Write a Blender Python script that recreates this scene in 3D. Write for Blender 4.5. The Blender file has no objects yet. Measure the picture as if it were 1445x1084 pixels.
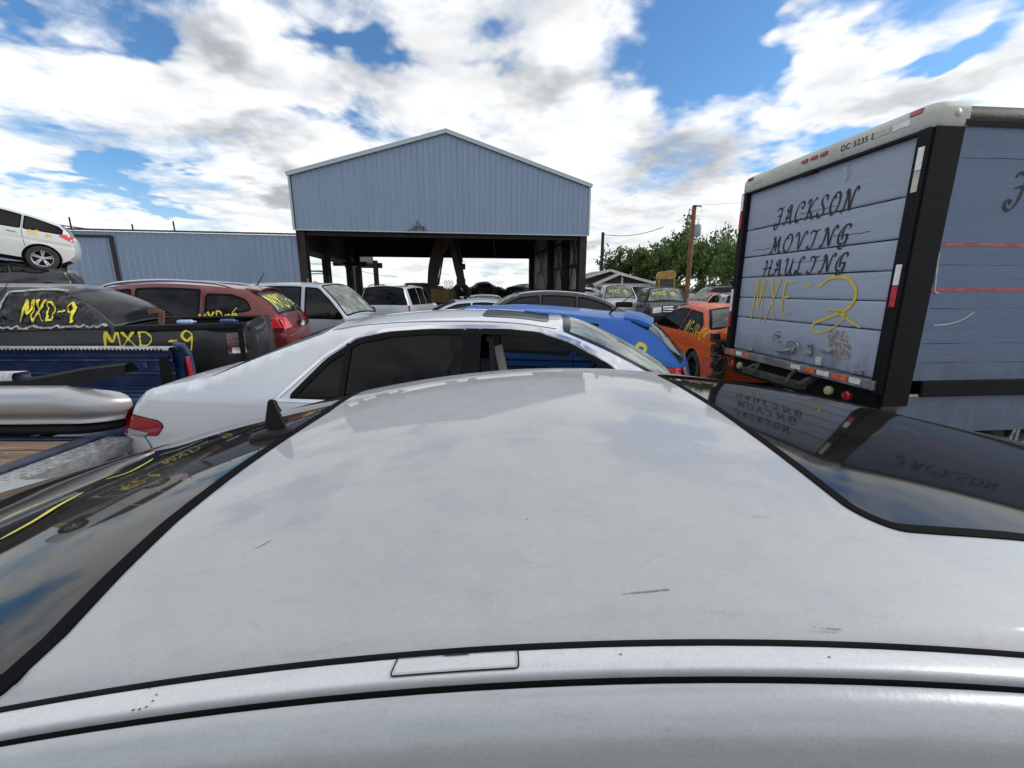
import bpy, bmesh, math, random
from mathutils import Vector, Matrix, noise as mnoise
from mathutils.geometry import delaunay_2d_cdt
R = math.radians
sc = bpy.context.scene
COL = sc.collection
random.seed(7)

# ------------------------------------------------------------------ camera
HC = 1.62                      # eye height
FPX, PITCH = 595.0, R(12.5)    # focal length in photo pixels (1445 wide)
cam = bpy.data.cameras.new("camera")
cam.sensor_width = 36.0
cam.lens = FPX / 1445.0 * 36.0
cam.clip_start = 0.02
cam.clip_end = 3000.0
camo = bpy.data.objects.new("camera", cam)
COL.objects.link(camo)
camo.location = (0, 0, HC)
camo.rotation_euler = (R(90) - PITCH, 0, 0)
sc.camera = camo

# ------------------------------------------------------------------ light
SUN_EL, SUN_AZ = R(31), R(82)          # azimuth from +Y towards +X
sc.view_settings.view_transform = 'Standard'
sc.view_settings.look = 'None'
sc.view_settings.gamma = 1.0
sc.view_settings.exposure = 0.12
sl = bpy.data.lights.new("sun", 'SUN')
sl.energy = 2.0
sl.angle = R(8)
sl.color = (1.0, 0.96, 0.90)
so = bpy.data.objects.new("sun", sl)
COL.objects.link(so)
so.location = (0, 0, 60)
sd = Vector((math.sin(SUN_AZ) * math.cos(SUN_EL), math.cos(SUN_AZ) * math.cos(SUN_EL), math.sin(SUN_EL)))
so.rotation_euler = sd.to_track_quat('Z', 'Y').to_euler()

# pixel -> point at forward distance Y (used only to measure real places)
def ray(u, v):
    d = v - 542.0
    return Vector((u - 722.5, FPX * math.cos(PITCH) - d * math.sin(PITCH), -FPX * math.sin(PITCH) - d * math.cos(PITCH)))
def PX(u, v, Y):
    r = ray(u, v)
    return Vector((r.x / r.y * Y, Y, HC + r.z / r.y * Y))

class NT:
    """small helper to write node trees"""
    def __init__(self, tree):
        self.t = tree; self.n = tree.nodes; self.l = tree.links
    def new(self, kind, **kw):
        n = self.n.new(kind)
        for k, v in kw.items():
            if k.startswith('i_'):
                key = k[2:]
                key = int(key) if key.isdigit() else key.replace('_', ' ')
                self.put(n.inputs[key], v)
            else:
                setattr(n, k, v)
        return n
    def put(self, sock, v):
        if hasattr(v, 'is_output') or isinstance(v, bpy.types.NodeSocket):
            self.l.new(v, sock)
        else:
            if isinstance(v, (tuple, list)) and len(v) == 3 and sock.type == 'RGBA':
                v = (*v, 1)
            sock.default_value = v
    def math(self, op, a, b=0.0, c=0.0, clamp=False):
        n = self.n.new('ShaderNodeMath'); n.operation = op; n.use_clamp = clamp
        self.put(n.inputs[0], a); self.put(n.inputs[1], b)
        if op in ('MULTIPLY_ADD', 'SMOOTH_MIN', 'COMPARE'): self.put(n.inputs[2], c)
        return n.outputs[0]
    def vmath(self, op, a, b=(0, 0, 0)):
        n = self.n.new('ShaderNodeVectorMath'); n.operation = op
        self.put(n.inputs[0], a)
        if op == 'SCALE': self.put(n.inputs['Scale'], b)
        else: self.put(n.inputs[1], b)
        return n.outputs['Value'] if op in ('LENGTH', 'DOT_PRODUCT', 'DISTANCE') else n.outputs[0]
    def ramp(self, v, a, b, c=0.0, d=1.0, smooth=True):
        n = self.n.new('ShaderNodeMapRange'); n.interpolation_type = 'SMOOTHSTEP' if smooth else 'LINEAR'
        self.put(n.inputs[0], v)
        for i, x in enumerate((a, b, c, d)): self.put(n.inputs[i + 1], x)
        return n.outputs[0]
    def noise(self, vec, scale, detail=4, rough=0.5, dist=0.0, dims='3D'):
        n = self.n.new('ShaderNodeTexNoise'); n.noise_dimensions = dims
        self.put(n.inputs['Vector'], vec)
        n.inputs['Scale'].default_value = scale; n.inputs['Detail'].default_value = detail
        n.inputs['Roughness'].default_value = rough; n.inputs['Distortion'].default_value = dist
        return n.outputs[0]
    def mix(self, f, a, b, blend='MIX'):
        n = self.n.new('ShaderNodeMix'); n.data_type = 'RGBA'; n.blend_type = blend
        self.put(n.inputs[0], f); self.put(n.inputs[6], a); self.put(n.inputs[7], b)
        return n.outputs[2]

# ------------------------------------------------------------------ sky with broken cumulus
w = bpy.data.worlds.new("World")
sc.world = w
w.use_nodes = True
N = NT(w.node_tree)
N.n.clear()
out = N.new('ShaderNodeOutputWorld')
bg = N.new('ShaderNodeBackground')
bg.inputs['Strength'].default_value = 0.105
sky = N.new('ShaderNodeTexSky')
sky.sky_type = 'NISHITA'
sky.sun_disc = False
sky.sun_elevation = SUN_EL
sky.sun_rotation = SUN_AZ
sky.air_density = 1.1
sky.dust_density = 0.6
sky.ozone_density = 1.5
tc = N.new('ShaderNodeTexCoord')
d = N.vmath('NORMALIZE', tc.outputs['Generated'])
sep = N.new('ShaderNodeSeparateXYZ'); N.l.new(d, sep.inputs[0])
dz = N.math('MAXIMUM', sep.outputs[2], 0.0)
den = N.math('ADD', dz, 0.16)
cx = N.math('DIVIDE', sep.outputs[0], den); cy = N.math('DIVIDE', sep.outputs[1], den)
cv = N.new('ShaderNodeCombineXYZ'); N.l.new(cx, cv.inputs[0]); N.l.new(cy, cv.inputs[1])
P = cv.outputs[0]
wn = N.new('ShaderNodeTexNoise'); N.l.new(P, wn.inputs['Vector']); wn.inputs['Scale'].default_value = 1.7; wn.inputs['Detail'].default_value = 4; wn.inputs['Roughness'].default_value = .62
warp = N.vmath('SCALE', N.vmath('SUBTRACT', wn.outputs['Color'], (.5, .5, .5)), .38)
wd_ = N.vmath('ADD', d, warp)
big = N.noise(P, 1.15, 8, 0.60, 0.35)
fine = N.noise(P, 4.2, 6, 0.62, 0.6)
dens = N.math('ADD', N.math('MULTIPLY', big, 0.82), N.math('MULTIPLY', fine, 0.24))
def blobs(lst, dens):
    for (u, v, ru, rv, amp) in lst:
        c = ray(u, v).normalized()
        k = ray(u + 1, v).normalized() - c
        su = 1.0 / (k.length * ru); sv = 1.0 / ((ray(u, v + 1).normalized() - c).length * rv)
        df = N.vmath('MULTIPLY', N.vmath('SUBTRACT', wd_, tuple(c)), (su, sv * 0.55, sv))
        ln = N.vmath('LENGTH', df)
        b = N.ramp(ln, 1.0, 0.0, 0.0, amp)
        dens = N.math('ADD', dens, b)
    return dens
# clearings (blue) and banks (cloud), as directions in the sky
dens = blobs([
    (1000, 70, 170, 170, -0.42), (1120, 215, 80, 100, -0.24), (1340, 25, 130, 50, -0.26), (1390, 180, 120, 30, -.14),
    (530, 75, 120, 50, -0.20), (700, 20, 80, 40, -0.10), (690, 95, 70, 35, -.13), (200, 40, 110, 50, -0.21), (60, 25, 70, 40, -.16), (110, 225, 190, 42, -0.22), (300, 165, 60, 20, -0.10), (200, 265, 140, 28, -0.22), (480, 185, 90, 40, -.10),
    (330, 100, 260, 120, 0.16), (360, 200, 200, 70, 0.12), (800, 190, 240, 110, 0.16), (640, 130, 120, 70, .1), (800, 40, 90, 50, .10), (1160, 40, 120, 90, 0.40), (1230, 130, 150, 80, .34), (1410, 90, 130, 60, .34), (1300, 120, 120, 60, .2), (100, 120, 200, 70, .14),
    (700, 330, 700, 90, 0.16), (150, 310, 300, 40, 0.10), (400, 20, 110, 60, .12), (30, 200, 60, 40, .12)], dens)
alpha = N.ramp(dens, 0.39, 0.58)
# grey undersides
gn = N.noise(N.vmath('ADD', P, (3.3, 1.7, 0)), 1.7, 5, 0.55, 0.4)
shade = N.math('ADD', N.ramp(dens, 0.62, 0.95, 0.0, 0.32), N.ramp(gn, 0.46, 0.72, 0.0, 0.42))
shade = blobs([(320, 65, 120, 65, 0.85), (375, 232, 150, 50, 0.75), (800, 118, 170, 60, 0.70), (950, 235, 170, 60, 0.65), (560, 130, 90, 50, .4), (270, 170, 120, 45, .4), (720, 150, 90, 45, .4), (800, 330, 280, 45, .4), (300, 300, 120, 35, .4), (1180, 70, 100, 40, .3), (120, 180, 120, 40, .35), (1350, 130, 110, 40, .25)], shade)
shade = N.math('MINIMUM', shade, 0.86)
lit = N.mix(shade, (9.6, 9.7, 9.7), (3.4, 3.6, 3.9))
edge = N.math('MULTIPLY', alpha, N.ramp(fine, 0.25, 0.6, 0.86, 1.0))
hz = N.ramp(dz, 0.0, 0.22, 0.55, 0.0)
skyc = N.mix(1.0, sky.outputs[0], (0.66, 1.02, 1.35), 'MULTIPLY')
skyc = N.mix(hz, skyc, (7.2, 7.8, 8.4))
full = N.mix(edge, skyc, lit)
N.l.new(full, bg.inputs['Color'])
N.l.new(bg.outputs[0], out.inputs[0])

# ------------------------------------------------------------------ materials
MATS = {}
def mat_base(name):
    m = bpy.data.materials.new(name); m.use_nodes = True
    t = NT(m.node_tree); b = t.n['Principled BSDF']
    return m, t, b
def coords(t, kind='Object'):
    return t.new('ShaderNodeTexCoord').outputs[kind]
def simple(name, col, rough=0.6, metal=0.0, var=0.12, scale=3.0, bump=0.0, bscale=40, spec=0.5, coat=0.0):
    if name in MATS: return MATS[name]
    m, t, b = mat_base(name)
    o = coords(t)
    n = t.noise(o, scale, 6, 0.6)
    lo = tuple(c * (1 - var) for c in col); hi = tuple(min(1, c * (1 + var)) for c in col)
    t.put(b.inputs['Base Color'], t.mix(t.ramp(n, 0.3, 0.7), lo, hi))
    b.inputs['Roughness'].default_value = rough; b.inputs['Metallic'].default_value = metal
    b.inputs['Specular IOR Level'].default_value = spec
    b.inputs['Coat Weight'].default_value = coat
    if bump:
        bp = t.new('ShaderNodeBump'); bp.inputs['Strength'].default_value = bump; bp.inputs['Distance'].default_value = 0.02
        t.l.new(t.noise(o, bscale, 5, 0.6), bp.inputs['Height']); t.l.new(bp.outputs[0], b.inputs['Normal'])
    MATS[name] = m
    return m
def paint(name, col, rough=0.35, dirt=0.35, metal=0.2, coat=0.8, coatr=0.05, dcol=(0.33, 0.31, 0.28), streak=(1, 1, 1), scale=1.6, bump=0.0, speck=0.0):
    if name in MATS: return MATS[name]
    m, t, b = mat_base(name)
    o = coords(t)
    os_ = t.vmath('MULTIPLY', o, streak)
    n1 = t.noise(os_, scale, 8, 0.65, 0.4)
    n2 = t.noise(os_, scale * 9, 6, 0.7)
    n3 = t.noise(o, 130, 3, 0.6)
    dm = t.math('MULTIPLY', t.math('ADD', t.ramp(n1, 0.35, 0.75), t.math('MULTIPLY', t.ramp(n2, 0.45, 0.8), 0.7)), dirt, clamp=True)
    c = t.mix(dm, col, dcol)
    if speck:
        v = t.new('ShaderNodeTexVoronoi'); t.put(v.inputs['Vector'], o); v.inputs['Scale'].default_value = 26
        sp = t.ramp(v.outputs['Distance'], 0.035, 0.06, speck, 0.0)
        sp = t.math('MULTIPLY', sp, t.ramp(n2, 0.5, 0.62))
        c = t.mix(sp, c, (0.22, 0.21, 0.19))
        v2 = t.new('ShaderNodeTexVoronoi'); t.put(v2.inputs['Vector'], t.vmath('MULTIPLY', o, (9, 30, 9))); v2.inputs['Scale'].default_value = 1.0
        st = t.math('MULTIPLY', t.ramp(v2.outputs['Distance'], 0.06, 0.13, speck * .8, 0.0), t.ramp(n1, 0.45, 0.7))
        c = t.mix(st, c, (0.25, 0.25, 0.25))
        g1 = t.noise(o, 42, 6, .75); g2 = t.noise(t.vmath('MULTIPLY', o, (5, 14, 5)), 3, 7, .7, .8)
        c = t.mix(t.math('MULTIPLY', t.ramp(g1, .50, .78), .14), c, (.56, .56, .55))
        g3 = t.noise(o, 420, 3, .8); g4 = t.noise(t.vmath('MULTIPLY', o, (1, 4, 1)), 28, 8, .8)
        c = t.mix(t.ramp(g3, .35, .65, .12, 0), c, (.12, .12, .125)); c = t.mix(t.ramp(g4, .52, .75, 0, .22), c, (.17, .17, .17))
        c = t.mix(t.math('MULTIPLY', t.ramp(g2, .52, .80), .30), c, (.20, .20, .205))
    t.put(b.inputs['Base Color'], c)
    b.inputs['Metallic'].default_value = metal
    t.put(b.inputs['Roughness'], t.ramp(n1, 0.2, 0.8, rough, min(1, rough + 0.15)))
    t.put(b.inputs['Coat Weight'], t.math('SUBTRACT', coat, t.math('MULTIPLY', dm, 0.9), clamp=True))
    b.inputs['Coat Roughness'].default_value = coatr
    if bump:
        bp = t.new('ShaderNodeBump'); bp.inputs['Strength'].default_value = bump; bp.inputs['Distance'].default_value = 0.002
        t.l.new(n3, bp.inputs['Height']); t.l.new(bp.outputs[0], b.inputs['Normal'])
    MATS[name] = m
    return m
def glass(name, tint=0.05, col=(1, 1, 1), rough=0.015, dust_sheen=0.03, refl=.8, dcol=(.32, .30, .27)):
    if name in MATS: return MATS[name]
    m = bpy.data.materials.new(name); m.use_nodes = True
    t = NT(m.node_tree); t.n.clear()
    o = t.new('ShaderNodeOutputMaterial')
    tr = t.new('ShaderNodeBsdfTransparent'); tr.inputs[0].default_value = (tint * col[0], tint * col[1], tint * col[2], 1)
    gl = t.new('ShaderNodeBsdfGlossy'); gl.inputs['Roughness'].default_value = rough; gl.inputs[0].default_value = (1, 1, 1, 1)
    fr = t.new('ShaderNodeFresnel'); fr.inputs[0].default_value = 1.5
    f = t.math('MULTIPLY', fr.outputs[0], refl, clamp=True)
    mx = t.new('ShaderNodeMixShader'); t.l.new(f, mx.inputs[0]); t.l.new(tr.outputs[0], mx.inputs[1]); t.l.new(gl.outputs[0], mx.inputs[2])
    df = t.new('ShaderNodeBsdfDiffuse'); df.inputs[0].default_value = (*dcol, 1)
    n = t.noise(coords(t), 2.5, 6, 0.65)
    mx2 = t.new('ShaderNodeMixShader'); t.l.new(t.ramp(n, 0.35, 0.85, dust_sheen * .3, dust_sheen * 1.6), mx2.inputs[0])
    t.l.new(mx.outputs[0], mx2.inputs[1]); t.l.new(df.outputs[0], mx2.inputs[2])
    t.l.new(mx2.outputs[0], o.inputs[0])
    MATS[name] = m
    return m

RUBBER = simple('tyre_rubber', (0.03, 0.03, 0.032), 0.85, var=.25)
BLACKP = simple('black_plastic', (0.010, 0.010, 0.011), 0.6, var=.3, spec=.15)
TRIMB = simple('gloss_black_trim', (0.006, 0.006, 0.007), 0.2, spec=.10)
GAP = simple('gap_black', (0.004, 0.004, 0.004), 0.9)
DARKINT = simple('dark_cabin', (0.03, 0.03, 0.032), 0.9, var=.4)
CHROME = simple('chrome', (0.75, 0.76, 0.78), 0.12, 1.0, var=.05)
ALLOY = simple('alloy', (0.55, 0.56, 0.58), 0.3, 0.8, var=.1)
REDLENS = simple('red_lens', (0.36, 0.012, 0.018), 0.12, var=.2, coat=1)
BRIGHTRED = simple('bright_red_lens', (0.62, 0.02, 0.025), 0.15, var=.2, coat=1)
CLEARLENS = simple('clear_lens', (0.62, 0.62, 0.60), 0.12, 0.3, var=.2, coat=1)
AMBER = simple('amber_lens', (0.6, 0.2, 0.03), 0.2)
def spraymat(name, col=(0.76, 0.64, 0.05), holes=0.35):
    m, t, b = mat_base(name)
    n = t.noise(coords(t), 60, 4, 0.7)
    n2 = t.noise(coords(t), 9, 3, 0.6)
    t.put(b.inputs['Base Color'], t.mix(t.ramp(n2, .3, .7), col, tuple(c * .8 for c in col)))
    b.inputs['Roughness'].default_value = 0.7
    t.put(b.inputs['Alpha'], t.ramp(t.math('ADD', n, t.math('MULTIPLY', n2, .3)), holes, holes + .12))
    return m
SPRAY = spraymat('yellow_spray', holes=.42)
SPRAYG = spraymat('yellow_marker_on_glass', (0.80, 0.78, 0.10), .44)
SPRAYT = spraymat('ochre_spray', (0.74, 0.56, 0.04), .46)

# ------------------------------------------------------------------ mesh helpers
def tag(o, label=None, cat=None, group=None, kind=None):
    if label: o['label'] = label
    if cat: o['category'] = cat
    if group: o['group'] = group
    if kind: o['kind'] = kind
    return o
def thing(name, label, cat, loc=(0, 0, 0), rot=0.0, group=None):
    o = bpy.data.objects.new(name, None)
    o.empty_display_size = 0.3
    COL.objects.link(o)
    o.location = loc
    o.rotation_euler = rot if isinstance(rot, (tuple, list)) else (0, 0, rot)
    return tag(o, label, cat, group)

class MB:
    def __init__(self):
        self.v = []; self.f = []; self.m = []; self.nrm = {}
        self.M = Matrix.Identity(4)
    def add(self, verts, faces, mi=0, normals=None):
        b = len(self.v)
        self.v += [tuple(self.M @ Vector(p)) for p in verts]
        self.f += [tuple(i + b for i in f) for f in faces]
        self.m += [mi] * len(faces)
        if normals:
            r = self.M.to_3x3()
            for i, n in enumerate(normals): self.nrm[b + i] = tuple(r @ Vector(n))
        return self
    def box(self, c, s, mi=0, rot=None):
        hx, hy, hz = s[0] / 2, s[1] / 2, s[2] / 2
        vs = [Vector((x * hx, y * hy, z * hz)) for x in (-1, 1) for y in (-1, 1) for z in (-1, 1)]
        if rot is not None:
            vs = [rot @ p for p in vs]
        c = Vector(c)
        return self.add([p + c for p in vs], [(0, 1, 3, 2), (4, 6, 7, 5), (0, 4, 5, 1), (2, 3, 7, 6), (0, 2, 6, 4), (1, 5, 7, 3)], mi)
    def bar(self, a, b, w, h=None, mi=0, up=(0, 0, 1)):
        a = Vector(a); b = Vector(b); h = h or w
        x = (b - a); L = x.length; x.normalize()
        u = Vector(up)
        if abs(x.dot(u)) > .97: u = Vector((0, 1, 0))
        y = u.cross(x).normalized(); z = x.cross(y)
        rot = Matrix((x, y, z)).transposed()
        return self.box((a + b) / 2, (L, w, h), mi, rot)
    def tube(self, pts, r, n=8, mi=0, cap=True):
        pts = [Vector(p) for p in pts]
        rs = r if isinstance(r, (list, tuple)) else [r] * len(pts)
        vs = []; fs = []
        prev = None
        for i, p in enumerate(pts):
            t = (pts[min(i + 1, len(pts) - 1)] - pts[max(i - 1, 0)]).normalized()
            if prev is None:
                u = Vector((0, 0, 1)) if abs(t.z) < .9 else Vector((1, 0, 0))
                a = t.cross(u).normalized()
            else:
                a = (prev - t * prev.dot(t)).normalized()
            prev = a
            b = t.cross(a)
            for k in range(n):
                q = 2 * math.pi * k / n
                vs.append(p + (a * math.cos(q) + b * math.sin(q)) * rs[i])
        for i in range(len(pts) - 1):
            for k in range(n):
                k2 = (k + 1) % n
                fs.append((i * n + k, i * n + k2, (i + 1) * n + k2, (i + 1) * n + k))
        if cap:
            fs.append(tuple(range(n))[::-1]); fs.append(tuple((len(pts) - 1) * n + k for k in range(n)))
        return self.add(vs, fs, mi)
    def lathe(self, prof, axis='y', n=32, c=(0, 0, 0), mi=0, close=False):
        vs = []; fs = []
        for (r, h) in prof:
            for k in range(n):
                q = 2 * math.pi * k / n
                if axis == 'y': vs.append((c[0] + r * math.cos(q), c[1] + h, c[2] + r * math.sin(q)))
                elif axis == 'z': vs.append((c[0] + r * math.cos(q), c[1] + r * math.sin(q), c[2] + h))
                else: vs.append((c[0] + h, c[1] + r * math.cos(q), c[2] + r * math.sin(q)))
        m = len(prof)
        for i in range(m if close else m - 1):
            j = (i + 1) % m
            for k in range(n):
                k2 = (k + 1) % n
                fs.append((i * n + k, i * n + k2, j * n + k2, j * n + k))
        return self.add(vs, fs, mi)
    def grid(self, rows, mi=0, closed=False, normals=None):
        m = len(rows[0]); vs = [p for r in rows for p in r]; fs = []
        for i in range(len(rows) - 1):
            for k in range(m if closed else m - 1):
                k2 = (k + 1) % m
                fs.append((i * m + k, i * m + k2, (i + 1) * m + k2, (i + 1) * m + k))
        return self.add(vs, fs, mi, normals)
    def prism(self, poly, a, b, axis='y', mi=0):
        """extrude a 2D polygon between a and b along the axis"""
        def P3(p, h):
            if axis == 'y': return (p[0], h, p[1])
            if axis == 'x': return (h, p[0], p[1])
            return (p[0], p[1], h)
        n = len(poly)
        vs = [P3(p, a) for p in poly] + [P3(p, b) for p in poly]
        fs = [tuple(range(n)), tuple(range(n, 2 * n))[::-1]] + [(i, i + n, (i + 1) % n + n, (i + 1) % n) for i in range(n)]
        return self.add(vs, fs, mi)
    def build(self, name, mats, parent=None, smooth=True, angle=35, merge=0.0, recalc=True, bevel=0.0):
        me = bpy.data.meshes.new(name)
        me.from_pydata(self.v, [], self.f)
        mats = mats if isinstance(mats, (list, tuple)) else [mats]
        for m in mats: me.materials.append(m)
        me.polygons.foreach_set('material_index', self.m)
        if recalc and not self.nrm:
            bm = bmesh.new(); bm.from_mesh(me)
            if merge: bmesh.ops.remove_doubles(bm, verts=bm.verts, dist=merge)
            bmesh.ops.recalc_face_normals(bm, faces=bm.faces)
            bm.to_mesh(me); bm.free()
        if smooth:
            me.polygons.foreach_set('use_smooth', [True] * len(me.polygons))
            if not self.nrm: me.set_sharp_from_angle(angle=R(angle))
        if self.nrm:
            me.normals_split_custom_set_from_vertices([self.nrm.get(i, (0, 0, 1)) for i in range(len(self.v))])
        me.update()
        o = bpy.data.objects.new(name, me)
        COL.objects.link(o)
        if parent is not None: o.parent = parent
        if bevel:
            md = o.modifiers.new('bevel', 'BEVEL'); md.width = bevel; md.segments = 2; md.limit_method = 'ANGLE'
        return o

def crom(pts, n=8):
    """Catmull-Rom through the points"""
    if len(pts) < 3:
        a, b = pts[0], pts[-1]
        return [tuple(a[k] + (b[k] - a[k]) * i / n for k in range(len(a))) for i in range(n + 1)]
    out = []
    P = [tuple(2 * pts[0][k] - pts[1][k] for k in range(len(pts[0])))] + list(pts) + [tuple(2 * pts[-1][k] - pts[-2][k] for k in range(len(pts[0])))]
    for i in range(1, len(P) - 2):
        p0, p1, p2, p3 = P[i - 1], P[i], P[i + 1], P[i + 2]
        for j in range(n):
            t = j / n
            out.append(tuple(0.5 * (2 * p1[k] + (p2[k] - p0[k]) * t + (2 * p0[k] - 5 * p1[k] + 4 * p2[k] - p3[k]) * t * t + (3 * p1[k] - p0[k] - 3 * p2[k] + p3[k]) * t ** 3) for k in range(len(p1))))
    out.append(tuple(pts[-1]))
    return out
def interp(pts, x):
    if x <= pts[0][0]: return pts[0][1]
    for (a, b) in zip(pts, pts[1:]):
        if x <= b[0]:
            return a[1] + (b[1] - a[1]) * (x - a[0]) / max(1e-9, b[0] - a[0])
    return pts[-1][1]
def inpoly(p, poly):
    x, y = p; c = False; n = len(poly); j = n - 1
    for i in range(n):
        xi, yi = poly[i]; xj, yj = poly[j]
        if (yi > y) != (yj > y) and x < (xj - xi) * (y - yi) / (yj - yi + 1e-15) + xi: c = not c
        j = i
    return c
def resample(poly, step, closed=True):
    out = []
    n = len(poly)
    for i in range(n if closed else n - 1):
        a = poly[i]; b = poly[(i + 1) % n]
        L = math.hypot(b[0] - a[0], b[1] - a[1])
        k = max(1, int(math.ceil(L / step)))
        for j in range(k):
            out.append((a[0] + (b[0] - a[0]) * j / k, a[1] + (b[1] - a[1]) * j / k))
    if not closed: out.append(tuple(poly[-1]))
    return out
def rounded(poly, r, seg=5):
    out = []
    n = len(poly)
    for i in range(n):
        p = Vector(poly[i]).to_2d(); a = Vector(poly[i - 1]).to_2d(); b = Vector(poly[(i + 1) % n]).to_2d()
        da = (a - p); db = (b - p)
        rr = min(r[i] if isinstance(r, (list, tuple)) else r, da.length * .45, db.length * .45)
        if rr < 1e-4: out.append(tuple(p)); continue
        s = p + da.normalized() * rr; e = p + db.normalized() * rr
        for j in range(seg + 1):
            t = j / seg
            q = s * (1 - t) ** 2 + p * 2 * t * (1 - t) + e * t * t
            out.append(tuple(q))
    return out
def dist_poly(p, poly):
    best = 1e9; n = len(poly)
    for i in range(n):
        ax, ay = poly[i]; bx, by = poly[(i + 1) % n]
        dx, dy = bx - ax, by - ay
        t = max(0, min(1, ((p[0] - ax) * dx + (p[1] - ay) * dy) / (dx * dx + dy * dy + 1e-12)))
        e = math.hypot(p[0] - ax - t * dx, p[1] - ay - t * dy)
        if e < best: best = e
    return best

def sheet(mb, poly, holes, S, step, mi=0, off=0.0, edge_step=None, flip=None, want=None):
    """mesh the polygon (with holes) in a 2D domain, mapped through S(a,b)->3D, with true normals"""
    es = edge_step or step
    loops = [resample(poly, es)] + [resample(h, es) for h in holes]
    pts = []; edges = []
    for lp in loops:
        b = len(pts); pts += lp; n = len(lp)
        edges += [(b + i, b + (i + 1) % n) for i in range(n)]
    xs = [p[0] for p in poly]; ys = [p[1] for p in poly]
    nx = int((max(xs) - min(xs)) / step) + 1; ny = int((max(ys) - min(ys)) / step) + 1
    for i in range(nx + 1):
        for j in range(ny + 1):
            p = (min(xs) + (i + .5 * (j % 2)) * step, min(ys) + j * step)
            if not inpoly(p, loops[0]) or any(inpoly(p, h) for h in loops[1:]): continue
            if min(dist_poly(p, lp) for lp in loops) < step * .45: continue
            pts.append(p)
    V, E, F, _, _, _ = delaunay_2d_cdt([Vector(p) for p in pts], edges, [], 0, 1e-6)
    faces = []
    for f in F:
        c = (sum(V[i].x for i in f) / len(f), sum(V[i].y for i in f) / len(f))
        if inpoly(c, loops[0]) and not any(inpoly(c, h) for h in loops[1:]):
            faces.append(tuple(f))
    vs = []; ns = []
    e = 0.004
    for p in V:
        a, b = p.x, p.y
        q = Vector(S(a, b))
        du = Vector(S(a + e, b)) - Vector(S(a - e, b)); dv = Vector(S(a, b + e)) - Vector(S(a, b - e))
        nn = du.cross(dv).normalized()
        if want is not None and nn.dot(Vector(want)) < 0: nn = -nn
        vs.append(q + nn * off); ns.append(nn)
    if faces:
        tot = 0
        for f in faces:
            tot += (vs[f[1]] - vs[f[0]]).cross(vs[f[2]] - vs[f[0]]).dot(ns[f[0]])
        if tot < 0: faces = [tuple(reversed(f)) for f in faces]
    mb.add(vs, faces, mi, ns)
    return mb
def ribbon(mb, pts, width, S, off, want, mi=0, closed=False, step=0.03, wfn=None, thick=0.0):
    """flat band along a 2D polyline, laid on the surface S"""
    pts = resample(pts, step, closed)
    n = len(pts)
    L = []; Rr = []; NL = []
    e = 0.004
    for i in range(n):
        if closed: a, b = pts[i - 1], pts[(i + 1) % n]
        else: a, b = pts[max(0, i - 1)], pts[min(n - 1, i + 1)]
        tx, ty = b[0] - a[0], b[1] - a[1]; l = math.hypot(tx, ty) or 1
        tx /= l; ty /= l
        wd = width * (wfn(i / max(1, n - 1), math.atan2(ty, tx)) if wfn else 1) / 2
        p = pts[i]
        du = Vector(S(p[0] + e, p[1])) - Vector(S(p[0] - e, p[1])); dv = Vector(S(p[0], p[1] + e)) - Vector(S(p[0], p[1] - e))
        nn = du.cross(dv).normalized()
        if nn.dot(Vector(want)) < 0: nn = -nn
        L.append(Vector(S(p[0] - ty * wd, p[1] + tx * wd)) + nn * off)
        Rr.append(Vector(S(p[0] + ty * wd, p[1] - tx * wd)) + nn * off)
        NL.append(nn)
    m = n if closed else n - 1
    vs = L + Rr
    fs = []
    for i in range(m):
        j = (i + 1) % n
        fs.append((i, j, n + j, n + i))
    if fs:
        tot = sum((vs[f[1]] - vs[f[0]]).cross(vs[f[2]] - vs[f[0]]).dot((NL + NL)[f[0]]) for f in fs)
        if tot < 0: fs = [tuple(reversed(f)) for f in fs]
    mb.add(vs, fs, mi, NL + NL)
    if thick:
        for side in (L, Rr):
            low = [side[i] - NL[i] * thick for i in range(n)]
            mb.add(side + low, [(i, (i + 1) % n, n + (i + 1) % n, n + i) for i in range(m)], mi, NL + NL)

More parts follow.
